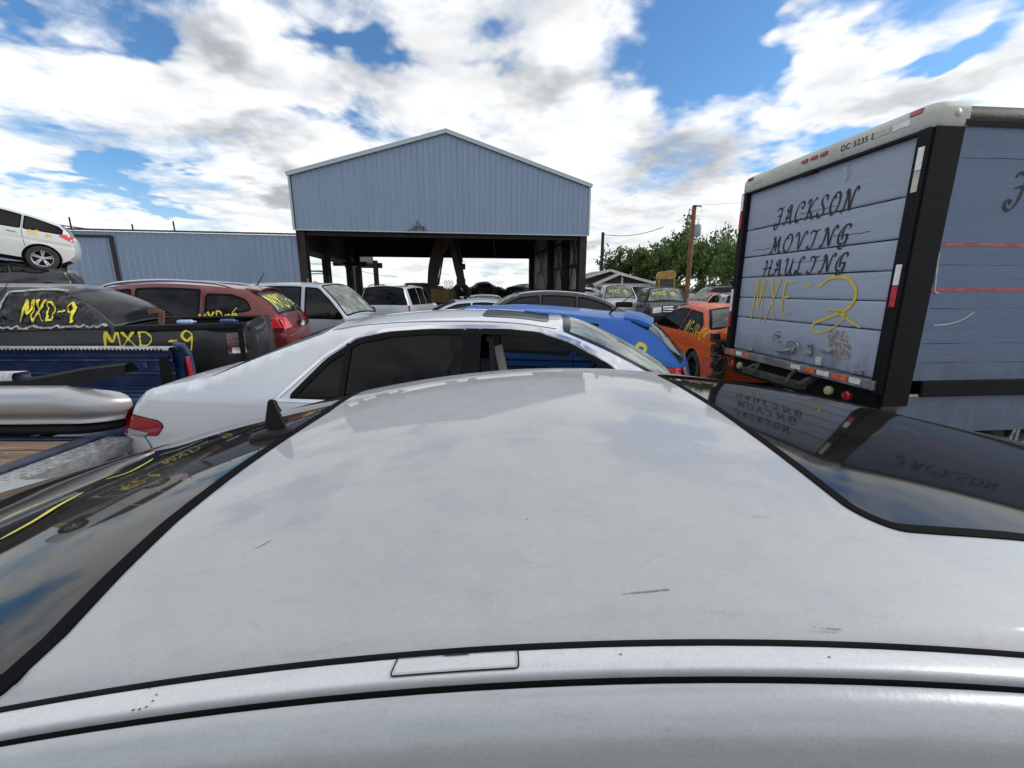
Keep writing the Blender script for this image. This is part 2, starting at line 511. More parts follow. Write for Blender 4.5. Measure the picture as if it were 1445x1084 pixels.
# ------------------------------------------------------------------ hand drawn letters (strokes in a unit box)
G = {
 'M': [[(0, 0), (.12, 1), (.42, .35), (.75, 1), (.85, 0)]],
 'X': [[(.05, 1), (.75, 0)], [(.72, 1), (.0, 0)]],
 'D': [[(.1, 1), (.08, 0)], [(.0, .95), (.5, .9), (.75, .5), (.5, .08), (.0, .0)]],
 'E': [[(.65, 1), (.1, .95), (.08, .02), (.7, .05)], [(.1, .5), (.55, .55)]],
 'N': [[(0, 0), (.1, 1), (.6, .05), (.7, 1)]],
 'S': [[(.7, .85), (.4, 1), (.1, .75), (.35, .5), (.65, .3), (.4, .0), (.05, .12)]],
 'Z': [[(.05, .9), (.7, 1), (.1, .1), (.8, .05)]],
 '-': [[(.05, .5), (.55, .55)]],
 '.': [[(.2, .05), (.28, .1)]],
 '0': [[(.4, 1), (.1, .6), (.2, .05), (.6, .3), (.55, .85), (.35, 1)]],
 '1': [[(.2, .8), (.4, 1), (.35, 0)]],
 '2': [[(.05, .75), (.3, 1), (.65, .85), (.55, .5), (.2, .12), (.05, .0), (.25, .12), (.6, .08), (.95, .0)]],
 '4': [[(.5, 0), (.5, 1), (.0, .35), (.75, .4)]],
 '6': [[(.65, 1), (.25, .7), (.1, .25), (.35, 0), (.65, .2), (.5, .5), (.15, .35)]],
 '7': [[(.0, .95), (.7, 1), (.3, 0)], [(.1, .5), (.6, .52)]],
 '9': [[(.65, .7), (.35, .5), (.1, .75), (.35, 1), (.65, .8), (.6, .4), (.5, 0)]],
 'Q': [[(.05, .8), (.35, 1.0), (.75, .95), (.95, .65), (.8, .35), (.35, .12), (.08, .0), (.05, -.12), (.2, -.2), (.5, -.1), (.8, .2), (.55, .32), (.35, .28)], [(.6, .3), (.95, .1), (1.15, .0)]],
}
C = {
 'J': [[(.2, .82), (.32, .97), (.6, .93), (.95, 1.02)], [(.74, .96), (.66, .5), (.55, .05), (.32, -.18), (.08, -.08), (.1, .12), (.27, .1), (.26, -.02)], [(.3, .5), (.5, .55), (.8, .52)]],
 'A': [[(.0, .12), (.08, .0), (.25, .1), (.45, .55), (.66, 1.0)], [(.66, 1.0), (.7, .5), (.76, .06), (.86, .0), (.97, .1)], [(.15, .38), (.4, .32), (.85, .4)], [(.66, 1.0), (.42, .95), (.28, .78), (.36, .66), (.46, .74)]],
 'C': [[(.84, .66), (.90, .86), (.74, 1.0), (.42, .92), (.16, .55), (.20, .12), (.48, -.02), (.88, .2)], [(.84, .66), (.74, .66), (.74, .76)]],
 'K': [[(.1, .8), (.2, .98), (.38, .95), (.34, .5), (.22, .05), (.08, .0)], [(.98, .92), (.88, 1.0), (.7, .85), (.38, .48)], [(.38, .48), (.6, .3), (.76, .04), (.9, .0), (1.02, .12)]],
 'S': [[(.82, .74), (.84, .93), (.62, 1.02), (.38, .88), (.42, .64), (.66, .42), (.7, .16), (.48, .0), (.2, .02), (.1, .2), (.24, .3)]],
 'O': [[(.55, 1.0), (.25, .82), (.12, .4), (.34, .0), (.66, .1), (.86, .52), (.78, .92), (.52, 1.0), (.36, .92), (.42, .78), (.58, .82)]],
 'N': [[(.0, .12), (.1, .0), (.22, .25), (.32, .92)], [(.12, .82), (.26, 1.0), (.42, .82), (.58, .3), (.7, .0)], [(.7, .0), (.76, .5), (.88, .95), (1.04, 1.02), (1.1, .9), (1.0, .84)]],
 'M': [[(-.05, .12), (.05, .0), (.17, .3), (.27, .92)], [(.08, .82), (.22, 1.0), (.34, .8), (.42, .4), (.46, .08)], [(.46, .08), (.56, .5), (.74, 1.0)], [(.74, 1.0), (.78, .5), (.84, .04), (.96, .0), (1.06, .12)], [(.22, .45), (.5, .4), (.8, .5)]],
 'V': [[(.0, .78), (.04, .96), (.2, 1.0), (.31, .8), (.38, .35), (.45, .0)], [(.45, .0), (.6, .35), (.74, .8), (.88, 1.0), (1.02, .92), (.96, .8)]],
 'I': [[(.15, .8), (.28, .98), (.6, .92), (.92, 1.0)], [(.66, .95), (.58, .5), (.46, .1), (.24, .0), (.08, .1), (.18, .22)]],
 'G': [[(.82, .76), (.86, .92), (.68, 1.0), (.38, .88), (.16, .5), (.24, .12), (.5, .06), (.74, .22), (.78, .46)], [(.5, .44), (.78, .46), (.74, .05), (.56, -.2), (.32, -.14), (.36, .0)], [(.56, .95), (.42, .65), (.44, .25)]],
 'H': [[(.1, .85), (.22, 1.0), (.34, .9), (.3, .5), (.2, .05), (.04, .02)], [(.72, 1.0), (.86, .95), (.78, .5), (.74, .06), (.88, .0), (.98, .1)], [(.0, .5), (.2, .42), (.6, .52), (.98, .48)]],
 'U': [[(.05, .8), (.15, .98), (.3, .94), (.25, .4), (.34, .04), (.56, .06), (.74, .5), (.8, 1.0)], [(.78, .7), (.76, .1), (.86, .0), (.98, .1)]],
 'L': [[(.62, .78), (.74, .94), (.56, 1.02), (.4, .8), (.36, .3), (.22, .02), (.06, .06), (.12, .2), (.32, .1), (.6, .0), (.9, .16)]],
}
def write(mb, text, x0, y0, h, wd, S, want, off=0.004, font=None, adv=0.95, wid=0.8, slant=0.0, dx=1, mi=0, rise=0.0, jitter=0.0, nib=False, rnd=None):
    """text starting at domain point (x0,y0); dx=-1 when the domain's first axis runs right-to-left as seen"""
    font = font or G
    x = 0.0
    rnd = rnd or random.Random(3)
    for k, ch in enumerate(text):
        if ch == ' ': x += h * .5 * adv; continue
        jy = rnd.uniform(-jitter, jitter) * h; sc_ = 1 + rnd.uniform(-jitter, jitter)
        for st in font[ch]:
            c = crom(st, 7 if len(st) > 2 else 3)
            pts = [(x0 + dx * (x + (p[0] * wid + p[1] * slant) * h * sc_), y0 + rise * x + jy + p[1] * h * sc_) for p in c]
            if nib:
                wf = lambda t, a: (0.30 + 0.85 * abs(math.sin((a if dx > 0 else math.pi - a) - R(35)))) * (1 if .04 < t < .96 else .5)
            else:
                wf = lambda t, a: max(.35, 0.85 + .35 * math.sin(t * 5 + k) + .5 * mnoise.noise((t * 6, k * 3.1, x0)))
            ribbon(mb, pts, wd, S, off, want, mi, step=max(.012, h * .05), wfn=wf)
        x += h * wid * adv * (1.0 if ch not in '-.1' else .75)
    return x
# ------------------------------------------------------------------ vehicles
def wheel(parent, x, y, r, side, wd=0.21, rim_mat=ALLOY, spokes=5, rim_r=None, n=40, cover=False):
    rr = rim_r or r * .66
    h = wd / 2
    t = MB()
    t.lathe([(rr, -h * .8), (rr + .01, -h), (r - .035, -h), (r - .008, -h * .8), (r, -h * .5), (r, h * .5), (r - .008, h * .8), (r - .035, h), (rr + .01, h), (rr, h * .8)], 'y', n)
    wob = thing('wheel', None, None)
    wob.parent = parent; wob.location = (x, y, r)
    ty = t.build('tyre', RUBBER, wob)
    m = MB()
    s = side
    m.lathe([(rr, h * .8 * s), (rr - .012, h * .75 * s), (rr - .03, h * .1 * s), (rr - .035, -h * .8 * s)], 'y', n, mi=0)
    m.lathe([(rr - .03, -h * .1 * s), (0.001, -h * .1 * s)], 'y', n, mi=1)
    m.lathe([(rr * .24, h * .3 * s), (rr * .22, h * .62 * s), (rr * .12, h * .68 * s), (.001, h * .66 * s)], 'y', 20, mi=0)
    for k in range(spokes):
        a = 2 * math.pi * k / spokes + .3
        for da in (-.13, .13):
            p0 = (math.cos(a + da * 1.6) * rr * .2, h * .5 * s, math.sin(a + da * 1.6) * rr * .2)
            p1 = (math.cos(a + da) * (rr - .015), h * .6 * s, math.sin(a + da) * (rr - .015))
            m.bar(p0, p1, rr * .13, .02, 0, up=(0, 1, 0))
    m.build('rim', [rim_mat, BLACKP], wob, bevel=.003)
    return wob

class Car:
    def __init__(s, name, label, cat, loc, rot, spec, group=None):
        s.p = dict(hw=.9, yr=.60, sill=.22, r=.07, ta=.13, belt=[(-2, 1.0), (2, .95)], wheels=[(-1.4, .32), (1.4, .32)],
                   windows=[], seams=[], step=.09, inset=.075, crown={}, glass=glass('tinted_glass', .06, dust_sheen=.02, refl=.7), clear=glass('sky_sheen_windshield', .5, (.9, 1, .93), .03, .55, dcol=(.55, .60, .52)),  # windshield: pale diffuse layer painted in for reflected sky
                   ws=None, rw=None, tum=1.0, surround=TRIMB, qg=.93, lower=.05, nose_glass=None, wheelparts=True)
        s.p.update(spec)
        s.root = thing(name, label, cat, loc, rot, group)
        s.prep(); 
    def prep(s):
        p = s.p
        CR = dict(tail=.10, trunk=.03, rear_window=.07, roof=.045, windshield=.10, hood=.05, nose=.14, bed=.0, cabback=.03)
        CR.update(p['crown'])
        s.pts = []          # x, z, seg index
        s.segn = []
        for si, (nm, pl) in enumerate(p['segs']):
            c = crom(pl, 6)
            s.segn.append(nm)
            for i, q in enumerate(c):
                if i == 0 and si > 0: continue
                s.pts.append([q[0], q[1], si, CR.get(nm, .05)])
        n = len(s.pts)
        cs = [q[3] for q in s.pts]
        for _ in range(3): cs = [(cs[max(0, i - 1)] + cs[i] + cs[min(n - 1, i + 1)]) / 3 for i in range(n)]
        s.arc = [0.0]
        for a, b in zip(s.pts, s.pts[1:]): s.arc.append(s.arc[-1] + math.hypot(b[0] - a[0], b[1] - a[1]))
        nr = []
        for i in range(n):
            a = s.pts[max(0, i - 2)]; b = s.pts[min(n - 1, i + 2)]
            tx, tz = b[0] - a[0], b[1] - a[1]; l = math.hypot(tx, tz)
            nr.append((-tz / l, tx / l))
        s.nr = nr; s.cs = cs
        s.xmin = min(q[0] for q in s.pts); s.xmax = max(q[0] for q in s.pts)
        s.xc = (s.xmin + s.xmax) / 2; s.hl = (s.xmax - s.xmin) / 2
        # upper envelope
        K = 400; s.K = K
        env = [-1e9] * (K + 1)
        for a, b in zip(s.pts, s.pts[1:]):
            i0 = (min(a[0], b[0]) - s.xmin) / (2 * s.hl) * K; i1 = (max(a[0], b[0]) - s.xmin) / (2 * s.hl) * K
            for i in range(int(math.floor(i0)), int(math.ceil(i1)) + 1):
                if 0 <= i <= K:
                    x = s.xmin + i / K * 2 * s.hl
                    t = 0 if abs(b[0] - a[0]) < 1e-9 else max(0, min(1, (x - a[0]) / (b[0] - a[0])))
                    env[i] = max(env[i], a[1] + (b[1] - a[1]) * t)
        s.env = env
        s.zroof = max(q[1] for q in s.pts)
        s.w = [s.W(q[0], q[1]) for q in s.pts]
        s.segrange = []
        for si in range(len(s.segn)):
            idx = [i for i, q in enumerate(s.pts) if q[2] == si]
            s.segrange.append((max(0, idx[0] - 1) if si else 0, idx[-1]))
    def ztop(s, x):
        f = (x - s.xmin) / (2 * s.hl) * s.K
        f = max(0, min(s.K, f)); i = min(int(f), s.K - 1)
        return s.env[i] + (s.env[i + 1] - s.env[i]) * (f - i)
    def W(s, x, z):
        p = s.p
        t = max(0, min(1.05, (abs(x - s.xc) / s.hl - .5) / .5))
        hw = p['hw'] * (1 - p['ta'] * t ** 2.6)
        zb = interp(p['belt'], x)
        if z <= zb:
            k = (zb - z) / (zb - p['sill'])
            w = hw * (1 - p['lower'] * max(0, k - .35) ** 2 * 1.6 - .022 * (1 - min(1, k / .35)) ** 2) - .008 * math.exp(-((k - .36) / .04) ** 2)
        else:
            k = (z - zb) / max(.1, s.zroof - zb)
            w0 = hw * .978
            w = w0 - (p['hw'] * .978 - p['yr']) * (.80 * k + .20 * k * k)
        r = p['r']; dt = s.ztop(x) - z
        if dt < r:
            q = min(1, max(0, (r - dt) / r))
            w -= r * .75 * q * q
        return max(w, .05)
    def side(s, sd):
        return lambda x, z: (x, sd * s.W(x, z), z)
    def at(s, a, arr):
        import bisect
        i = bisect.bisect_left(s.arc, a); i = max(1, min(len(s.arc) - 1, i))
        t = (a - s.arc[i - 1]) / max(1e-9, s.arc[i] - s.arc[i - 1]); t = max(0, min(1, t))
        return arr(i - 1) * (1 - t) + arr(i) * t
    def strip(s, seg):
        """surface over a top/front/rear segment: (y, metres along) -> point"""
        si = s.segn.index(seg); a0 = s.arc[s.segrange[si][0]]
        def S(y, m):
            a = a0 + m
            x = s.at(a, lambda i: s.pts[i][0]); z = s.at(a, lambda i: s.pts[i][1])
            w_ = s.at(a, lambda i: s.w[i]); c = s.at(a, lambda i: s.cs[i])
            nx = s.at(a, lambda i: s.nr[i][0]); nz = s.at(a, lambda i: s.nr[i][1])
            q = min(1, abs(y) / w_); k = c * (1 - q * q)
            return (x + nx * k, y, z + nz * k)
        return S
    def seglen(s, seg):
        si = s.segn.index(seg); a, b = s.segrange[si]
        return s.arc[b] - s.arc[a]
    def winpoly(s, x0, x1, inset=None, low=.02):
        inset = inset or s.p['inset']
        xs = [x0 + (x1 - x0) * i / 24 for i in range(25)]
        ok = [x for x in xs if s.ztop(x) - inset - interp(s.p['belt'], x) - low > .012]
        if not ok: return None
        bot = [(x, interp(s.p['belt'], x) + low) for x in ok]
        top = [(x, s.ztop(x) - inset) for x in ok]
        poly = bot + top[::-1]
        # thin out and round the four corners
        bb = [bot[0], bot[-1]] + top[::-1]
        rr = [.03] * 3 + [0] * (len(top) - 2) + [.03]
        return rounded(bb, rr, 4)
    def build(s):
        p = s.p; root = s.root
        sill = p['sill']
        segs = p['segs']
        # side silhouettes with wheel arches
        top = [(q[0], q[1]) for q in s.pts]
        bottom = []
        arches = []
        for (xw, r) in sorted(p['wheels'], reverse=True):
            ra = r + .055
            dz = sill - r
            if abs(dz) >= ra: continue
            hx = math.sqrt(ra * ra - dz * dz)
            a0 = math.atan2(dz, hx); a1 = math.pi - a0
            bottom += [(xw + ra * math.cos(a0 + (a1 - a0) * i / 20), r + ra * math.sin(a0 + (a1 - a0) * i / 20)) for i in range(21)]
        poly = top + [(top[-1][0] - .15, sill)] + bottom + [(top[0][0] + .15, sill)]
        # clean
        cl = []
        for q in poly:
            if not cl or math.hypot(q[0] - cl[-1][0], q[1] - cl[-1][1]) > .004: cl.append(q)
        poly = cl
        wins = []
        for wn in p['windows']:
            wp = wn['poly'] if 'poly' in wn else s.winpoly(wn['x'][0], wn['x'][1])
            if wp: wins.append((wp, wn))
        body = MB()
        for sd in (-1, 1):
            sheet(body, poly, [w_[0] for w_ in wins], s.side(sd), p['step'], 0, want=(0, sd, 0), edge_step=p['step'] * .8)
        # strips
        for si, nm in enumerate(s.segn):
            if nm == 'bed': continue
            S = s.strip(nm); L = s.seglen(nm)
            isg = nm in ('windshield', 'rear_window')
            ns = max(3, int(L / (p['step'] * .8)))
            ms = [L * i / ns for i in range(ns + 1)]
            if isg:
                e = min(.045, L * .12)
                ms = [0, e] + [e + (L - 2 * e) * i / ns for i in range(1, ns + 1)] + [L]
                qs = [-1, -(1 + p['qg']) / 2, -p['qg']] + [p['qg'] * (-1 + 2 * i / 14) for i in range(1, 15)] + [(1 + p['qg']) / 2, 1]
            else:
                qs = [-1 + 2 * i / 18 for i in range(19)]
            g = MB()
            V = []; NR = []
            for m in ms:
                a = s.arc[s.segrange[si][0]] + m
                w_ = s.at(a, lambda i: s.w[i])
                for q in qs:
                    y = q * w_
                    V.append(S(y, m))
                    e = .004
                    yy = max(-w_ + .006, min(w_ - .006, y))
                    du = Vector(S(yy + e, m)) - Vector(S(yy - e, m)); m0 = max(e, min(L - e, m)); dv = Vector(S(yy, m0 + e)) - Vector(S(yy, m0 - e))
                    nn = dv.cross(du).normalized()
                    nx, nz = s.at(a, lambda i: s.nr[i][0]), s.at(a, lambda i: s.nr[i][1])
                    if nn.dot(Vector((nx, 0, nz))) < 0: nn = -nn
                    NR.append(nn)
            cols = len(qs)
            fb = []; fg = []
            for i in range(len(ms) - 1):
                for k in range(cols - 1):
                    f = (i * cols + k, (i + 1) * cols + k, (i + 1) * cols + k + 1, i * cols + k + 1)
                    inner = isg and 1 <= i < len(ms) - 2 and 2 <= k < cols - 3
                    (fg if inner else fb).append(f)
            body.add(V, fb, 0, NR)
            if isg:
                gm = p['ws'] if nm == 'windshield' and p['ws'] else (p['rw'] if nm == 'rear_window' and p['rw'] else (p['clear'] if nm == 'windshield' else p['glass']))
                g.add(V, fg, 0, NR)
                go = g.build(nm, gm, root)
                # black ceramic band around the glass
                bd = MB()
                w0 = s.w[s.segrange[si][0]]; w1 = s.w[s.segrange[si][1]]
                e = min(.045, L * .12); f_ = p['qg']
                loop = []
                K = 10
                for i in range(K + 1):
                    m = e + (L - 2 * e) * i / K; a = s.arc[s.segrange[si][0]] + m
                    loop.append((s.at(a, lambda j: s.w[j]) * f_, m))
                loop2 = [(-a_, m) for a_, m in loop[::-1]]
                ribbon(bd, loop + loop2, .05, S, .003, (s.nr[s.segrange[si][0] + 2][0], 0, s.nr[s.segrange[si][0] + 2][1]), closed=True, step=.08)
                bd.build('glass_seal', TRIMB, go)
        s.body = body.build('body', p['paint'], root)
        # windows
        for wp, wn in wins:
            for sd in (-1, 1):
                if wn.get('open') == sd: continue
                g = MB(); sheet(g, wp, [], s.side(sd), p['step'], 0, off=-.004, want=(0, sd, 0))
                g.build('window', wn.get('mat', p['glass']), root)
        for sd in (-1, 1):
            if p['surround'] and wins:
                g = MB()
                for wp, wn in wins: ribbon(g, wp, .032, s.side(sd), .003, (0, sd, 0), closed=True, step=.05, thick=.006)
                g.build('window_trim', p['surround'], root)
            if p.get('chrome'):
                g = MB(); ribbon(g, p['chrome'], .018, s.side(sd), .007, (0, sd, 0), closed=True, step=.05, thick=.006)
                g.build('chrome_trim', CHROME, root)
            if p['seams']:
                g = MB()
                for pl in p['seams']:
                    ribbon(g, crom(pl, 6), .009, s.side(sd), .0015, (0, sd, 0), step=.05)
                g.build('door_seam', GAP, root)
            for hx, hz in p.get('handles', []):
                g = MB(); y = sd * (s.W(hx, hz) + .018)
                g.tube([(hx - .10, sd * (s.W(hx - .1, hz) - .002), hz), (hx - .075, y, hz), (hx + .075, y, hz + .004), (hx + .10, sd * (s.W(hx + .1, hz) - .002), hz + .004)], .013, 8)
                g.build('door_handle', p.get('handlemat', p['paint']), root)
        # deck under the glass, seats, floor pan
        inner = MB()
        zf = interp(p['belt'], 0) - .12
        xs = [s.xmin + .25 + (s.xmax - s.xmin - .5) * i / 16 for i in range(17)]
        if not p.get('nodeck'):
            rows = [[(x, -s.W(x, zf) + .06, min(zf, s.ztop(x) - .06)), (x, s.W(x, zf) - .06, min(zf, s.ztop(x) - .06))] for x in xs]
            cabin = [i for i, x in enumerate(xs) if s.ztop(x) > zf + .2]
            if cabin and not p.get('seats', True): pass
            inner.grid(rows)
        inner.box((s.xc, 0, sill + .03), (2 * s.hl - .5, p['hw'] * 1.7, .06))
        for (xw, r) in p['wheels']:
            for sd in (-1, 1):
                inner.lathe([(r + .055, 0), (r + .055, -sd * .26), (.001, -sd * .26)], 'y', 28, (xw, sd * (s.W(xw, r * 1.6) - .01), r))
        inner.build('cabin_floor', DARKINT, root)
        if p.get('seats'):
            for (sx, wd) in p['seats']:
                for yy in ((-.36, .36) if wd else (0,)):
                    g = MB(); ww = .46 if wd else 1.15
                    z0 = zf - .05
                    g.tube([(sx - .02, yy, z0), (sx - .06, yy, z0 + .2), (sx - .10, yy, z0 + .33)], [ww * .42, ww * .46, ww * .34], 14)
                    g.M = Matrix.Identity(4)
                    if wd: g.tube([(sx - .11, yy, z0 + .30), (sx - .13, yy, z0 + .40), (sx - .14, yy, z0 + .50)], [.07, .13, .10], 12)
                    for i, v in enumerate(g.v):
                        g.v[i] = (sx - .08 + (v[0] - sx + .08) * (.28 if wd else .12), v[1], v[2])
                    g.build('seat', p.get('seatmat', DARKINT), root)
        if p['wheelparts']:
            for (xw, r) in p['wheels']:
                for sd in (-1, 1):
                    if (xw, sd) in p.get('nowheel', []): continue
                    wheel(root, xw, sd * (s.W(xw, r * 1.6) - .115), r, sd, spokes=p.get('spokes', 5), rim_mat=p.get('rim', ALLOY))
        return s
    def sidepatch(s, name, poly, mat, sides=(-1, 1), off=.006, rim=None):
        o = None
        for sd in sides:
            g = MB(); sheet(g, poly, [], s.side(sd), .05, 0, off=off, want=(0, sd, 0))
            ribbon(g, poly, .008, s.side(sd), off * .6, (0, sd, 0), closed=True, mi=1, step=.05)
            o = g.build(name, [mat, TRIMB], s.root)
        return o
    def endpatch(s, name, seg, poly, mat, off=.006, mirror=True):
        """patch given as (y, metres along the segment)"""
        S = s.strip(seg)
        si = s.segn.index(seg); i = (s.segrange[si][0] + s.segrange[si][1]) // 2
        want = (s.nr[i][0], 0, s.nr[i][1])
        o = None
        for m in ((1, -1) if mirror else (1,)):
            g = MB(); pl = [(m * a, b) for a, b in poly]
            sheet(g, pl, [], S, .05, 0, off=off, want=want)
            ribbon(g, pl, .008, S, off * .6, want, closed=True, mi=1, step=.05)
            o = g.build(name, [mat, TRIMB], s.root)
        return o
    def write_side(s, name, text, sd, x, z, h, wd, mat=SPRAY, **kw):
        g = MB(); write(g, text, x, z, h, wd, s.side(sd), (0, sd, 0), dx=(1 if sd < 0 else -1), **kw)
        return g.build(name, mat, s.root)
    def write_strip(s, name, text, seg, y, m, h, wd, dx=1, mat=SPRAYG, **kw):
        S = s.strip(seg); si = s.segn.index(seg); i = (s.segrange[si][0] + s.segrange[si][1]) // 2
        g = MB(); write(g, text, y, m, h, wd, S, (s.nr[i][0], 0, s.nr[i][1]), dx=dx, **kw)
        return g.build(name, mat, s.root)
    def mirror(s, x, z, mat, sides=(-1, 1), sz=1.0):
        for sd in sides:
            y = s.W(x, z)
            g = MB()
            rows = []
            for i in range(9):
                t = i / 8; rr = (math.sin(math.pi * min(1, max(0, t * .94 + .03))) ** .5)
                rows.append([(x + .02 - .07 * sz * math.cos(a) * rr, sd * (y + .04 + .20 * sz * t), z + .05 + .075 * sz * math.sin(a) * rr + .01 * t) for a in [2 * math.pi * k / 14 for k in range(14)]])
            g.grid(rows, closed=True)
            g.add(rows[0], [tuple(range(14))]); g.add(rows[-1], [tuple(range(14))])
            g.bar((x, sd * (y - .03), z + .0), (x, sd * (y + .08), z + .03), .05, .03)
            g.build('wing_mirror', mat, s.root)
    def rails(s, x0, x1, h=.045, mat=ALLOY, wd=.035):
        for sd in (-1, 1):
            g = MB()
            pts = []
            for i in range(15):
                t = i / 14; x = x0 + (x1 - x0) * t
                hh = h * min(1, math.sin(math.pi * t) * 2.6)
                z = s.ztop(x); pts.append((x, sd * (s.W(x, z - .005) - .03), z + .004 + hh))
            g.tube(pts, [wd * .28] + [wd * .5] * 13 + [wd * .28], 8)
            g.build('roof_rail', mat, s.root)

def sedan_segs(z=1.45, back=-2.3, front=2.35, tr=-1.65, rt=-.9, wt=.45, cowl=1.3, zt=1.05, zh=.95):
    return [('tail', [(back + .03, .28), (back - .03, .5), (back, .8), (back + .06, zt - .07)]),
            ('trunk', [(back + .06, zt - .07), (back + .2, zt - .01), (tr, zt + .01)]),
            ('rear_window', [(tr, zt + .01), ((tr + rt) / 2, (zt + z) / 2 + .005), (rt, z - .045)]),
            ('roof', [(rt, z - .045), (rt * .45, z - .006), (0.0, z), (wt, z - .05)]),
            ('windshield', [(wt, z - .05), ((wt + cowl) / 2, (z + zh) / 2 + .035), (cowl, zh + .02)]),
            ('hood', [(cowl, zh + .02), ((cowl + front) / 2, zh - .04), (front - .22, zh - .14)]),
            ('nose', [(front - .22, zh - .14), (front - .06, zh - .28), (front, .5), (front - .05, .27)])]
def hatch_segs(z=1.5, back=-2.0, front=2.1, rt=-1.45, wt=.55, cowl=1.35, zr=1.02, zh=.98):
    return [('tail', [(back + .04, .28), (back - .02, .5), (back + .02, .8), (back + .08, zr)]),
            ('rear_window', [(back + .08, zr), ((back + .08 + rt) / 2 - .02, (zr + z) / 2 + .03), (rt, z - .06)]),
            ('roof', [(rt, z - .06), (rt * .5, z - .012), (-.1, z), (wt, z - .05)]),
            ('windshield', [(wt, z - .05), ((wt + cowl) / 2, (z + zh) / 2 + .03), (cowl, zh + .02)]),
            ('hood', [(cowl, zh + .02), ((cowl + front) / 2, zh - .05), (front - .2, zh - .2)]),
            ('nose', [(front - .2, zh - .2), (front - .05, zh - .34), (front, .5), (front - .05, .27)])]
def suv_segs(z=1.85, back=-2.4, front=2.4, rt=-2.1, wt=.35, cowl=1.05, zr=1.15, zh=1.12):
    return [('tail', [(back + .02, .38), (back - .03, .6), (back, .9), (back + .03, zr)]),
            ('rear_window', [(back + .03, zr), ((back + rt) / 2, (zr + z) / 2 + .02), (rt, z - .05)]),
            ('roof', [(rt, z - .05), (rt * .5, z), (-.3, z), (wt, z - .04)]),
            ('windshield', [(wt, z - .04), ((wt + cowl) / 2, (z + zh) / 2 + .03), (cowl, zh + .02)]),
            ('hood', [(cowl, zh + .02), ((cowl + front) / 2, zh - .02), (front - .15, zh - .10)]),
            ('nose', [(front - .15, zh - .10), (front - .02, zh - .25), (front + .02, .6), (front - .05, .38)])]
# ------------------------------------------------------------------ ground
def ground_mat():
    m, t, b = mat_base('yard_dirt')
    o = coords(t)
    a = t.noise(o, 0.15, 8, 0.6); c = t.noise(o, 3.0, 8, 0.7)
    col = t.mix(t.ramp(a, .35, .65), (0.20, 0.16, 0.12), (0.27, 0.24, 0.19))
    col = t.mix(t.ramp(c, .4, .75, 0, .6), col, (0.11, 0.095, 0.08))
    t.put(b.inputs['Base Color'], col); b.inputs['Roughness'].default_value = .95
    bp = t.new('ShaderNodeBump'); bp.inputs['Distance'].default_value = .05; t.l.new(c, bp.inputs['Height']); t.l.new(bp.outputs[0], b.inputs['Normal'])
    return m
g = MB(); K = 40
xs = [-1500, -500, -150] + [-60 + 3 * i for i in range(41)] + [150, 500, 1500]
g.grid([[(x, y, 0.03 * mnoise.noise((x * .1, y * .1, 0)) if abs(x) < 70 and abs(y) < 70 else 0) for x in xs] for y in xs])
tag(g.build('ground', ground_mat()), kind='structure')

# ------------------------------------------------------------------ sheds
def metal_sheet(name, col, rough=.45, dirt=.25):
    m, t, b = mat_base(name)
    o = coords(t)
    st = t.noise(t.vmath('MULTIPLY', o, (2.2, 2.2, .25)), 1.0, 7, .6)
    f = t.noise(o, 14, 5, .6)
    c = t.mix(t.ramp(st, .35, .75, 0, dirt), col, tuple(x * .62 for x in col))
    c = t.mix(t.ramp(f, .5, .8, 0, .2), c, tuple(x * .8 for x in col))
    t.put(b.inputs['Base Color'], c); b.inputs['Roughness'].default_value = rough; b.inputs['Metallic'].default_value = .25
    MATS[name] = m
    return m
WALLM = metal_sheet('galvanised_wall_sheet', (0.255, 0.33, 0.45))
TRIML = metal_sheet('light_roof_trim', (0.42, 0.50, 0.52), .4, .1)
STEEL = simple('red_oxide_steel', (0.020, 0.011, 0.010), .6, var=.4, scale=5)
INNER = simple('shed_inside_shade', (0.03, 0.026, 0.026), .9, var=.3)  # near-black colour standing in for the shade inside the shed
CLADI = metal_sheet('side_cladding', (0.30, 0.32, 0.33))
def ribbed(mb, x0, x1, zlo, zhi, y=0.0, pitch=.305, dep=.032, mi=0):
    cols = []
    x = x0
    while x < x1 - 1e-6:
        for dx, dy in ((0, 0), (.20, 0), (.225, -dep), (.265, -dep), (.29, 0)):
            if x + dx <= x1: cols.append((x + dx, y + dy))
        for k in (0.07, .13):
            pass
        x += pitch
    cols.append((x1, y))
    mb.grid([[(a, b, zlo(a)) for a, b in cols], [(a, b, zhi(a)) for a, b in cols]], mi)
SA = Vector((-11.7, 24.0, 0)); SYAW = math.atan2(2.57, 16.23); SW = 16.43; SD = 15.8
shed = thing('open_shed', 'tall open-fronted metal shed with a blue grey ribbed gable', 'shed', SA, SYAW)
gz = lambda x: 7.61 + (10.05 - 7.61) * (1 - abs(x - SW / 2) / (SW / 2))
g = MB(); ribbed(g, 0, SW, lambda x: 4.85, lambda x: gz(x) - .05)
g.build('gable_wall', WALLM, shed, smooth=False)
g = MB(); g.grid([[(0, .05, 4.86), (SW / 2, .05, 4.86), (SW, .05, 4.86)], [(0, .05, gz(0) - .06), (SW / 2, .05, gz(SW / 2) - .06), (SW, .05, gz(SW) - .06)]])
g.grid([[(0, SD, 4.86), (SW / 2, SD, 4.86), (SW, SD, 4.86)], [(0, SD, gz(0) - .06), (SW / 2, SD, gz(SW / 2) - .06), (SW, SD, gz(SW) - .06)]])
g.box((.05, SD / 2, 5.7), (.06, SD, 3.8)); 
g.build('inner_shade_skin', INNER, shed, smooth=False)  # inner faces and panels coloured dark for the shed's interior shade
g = MB()
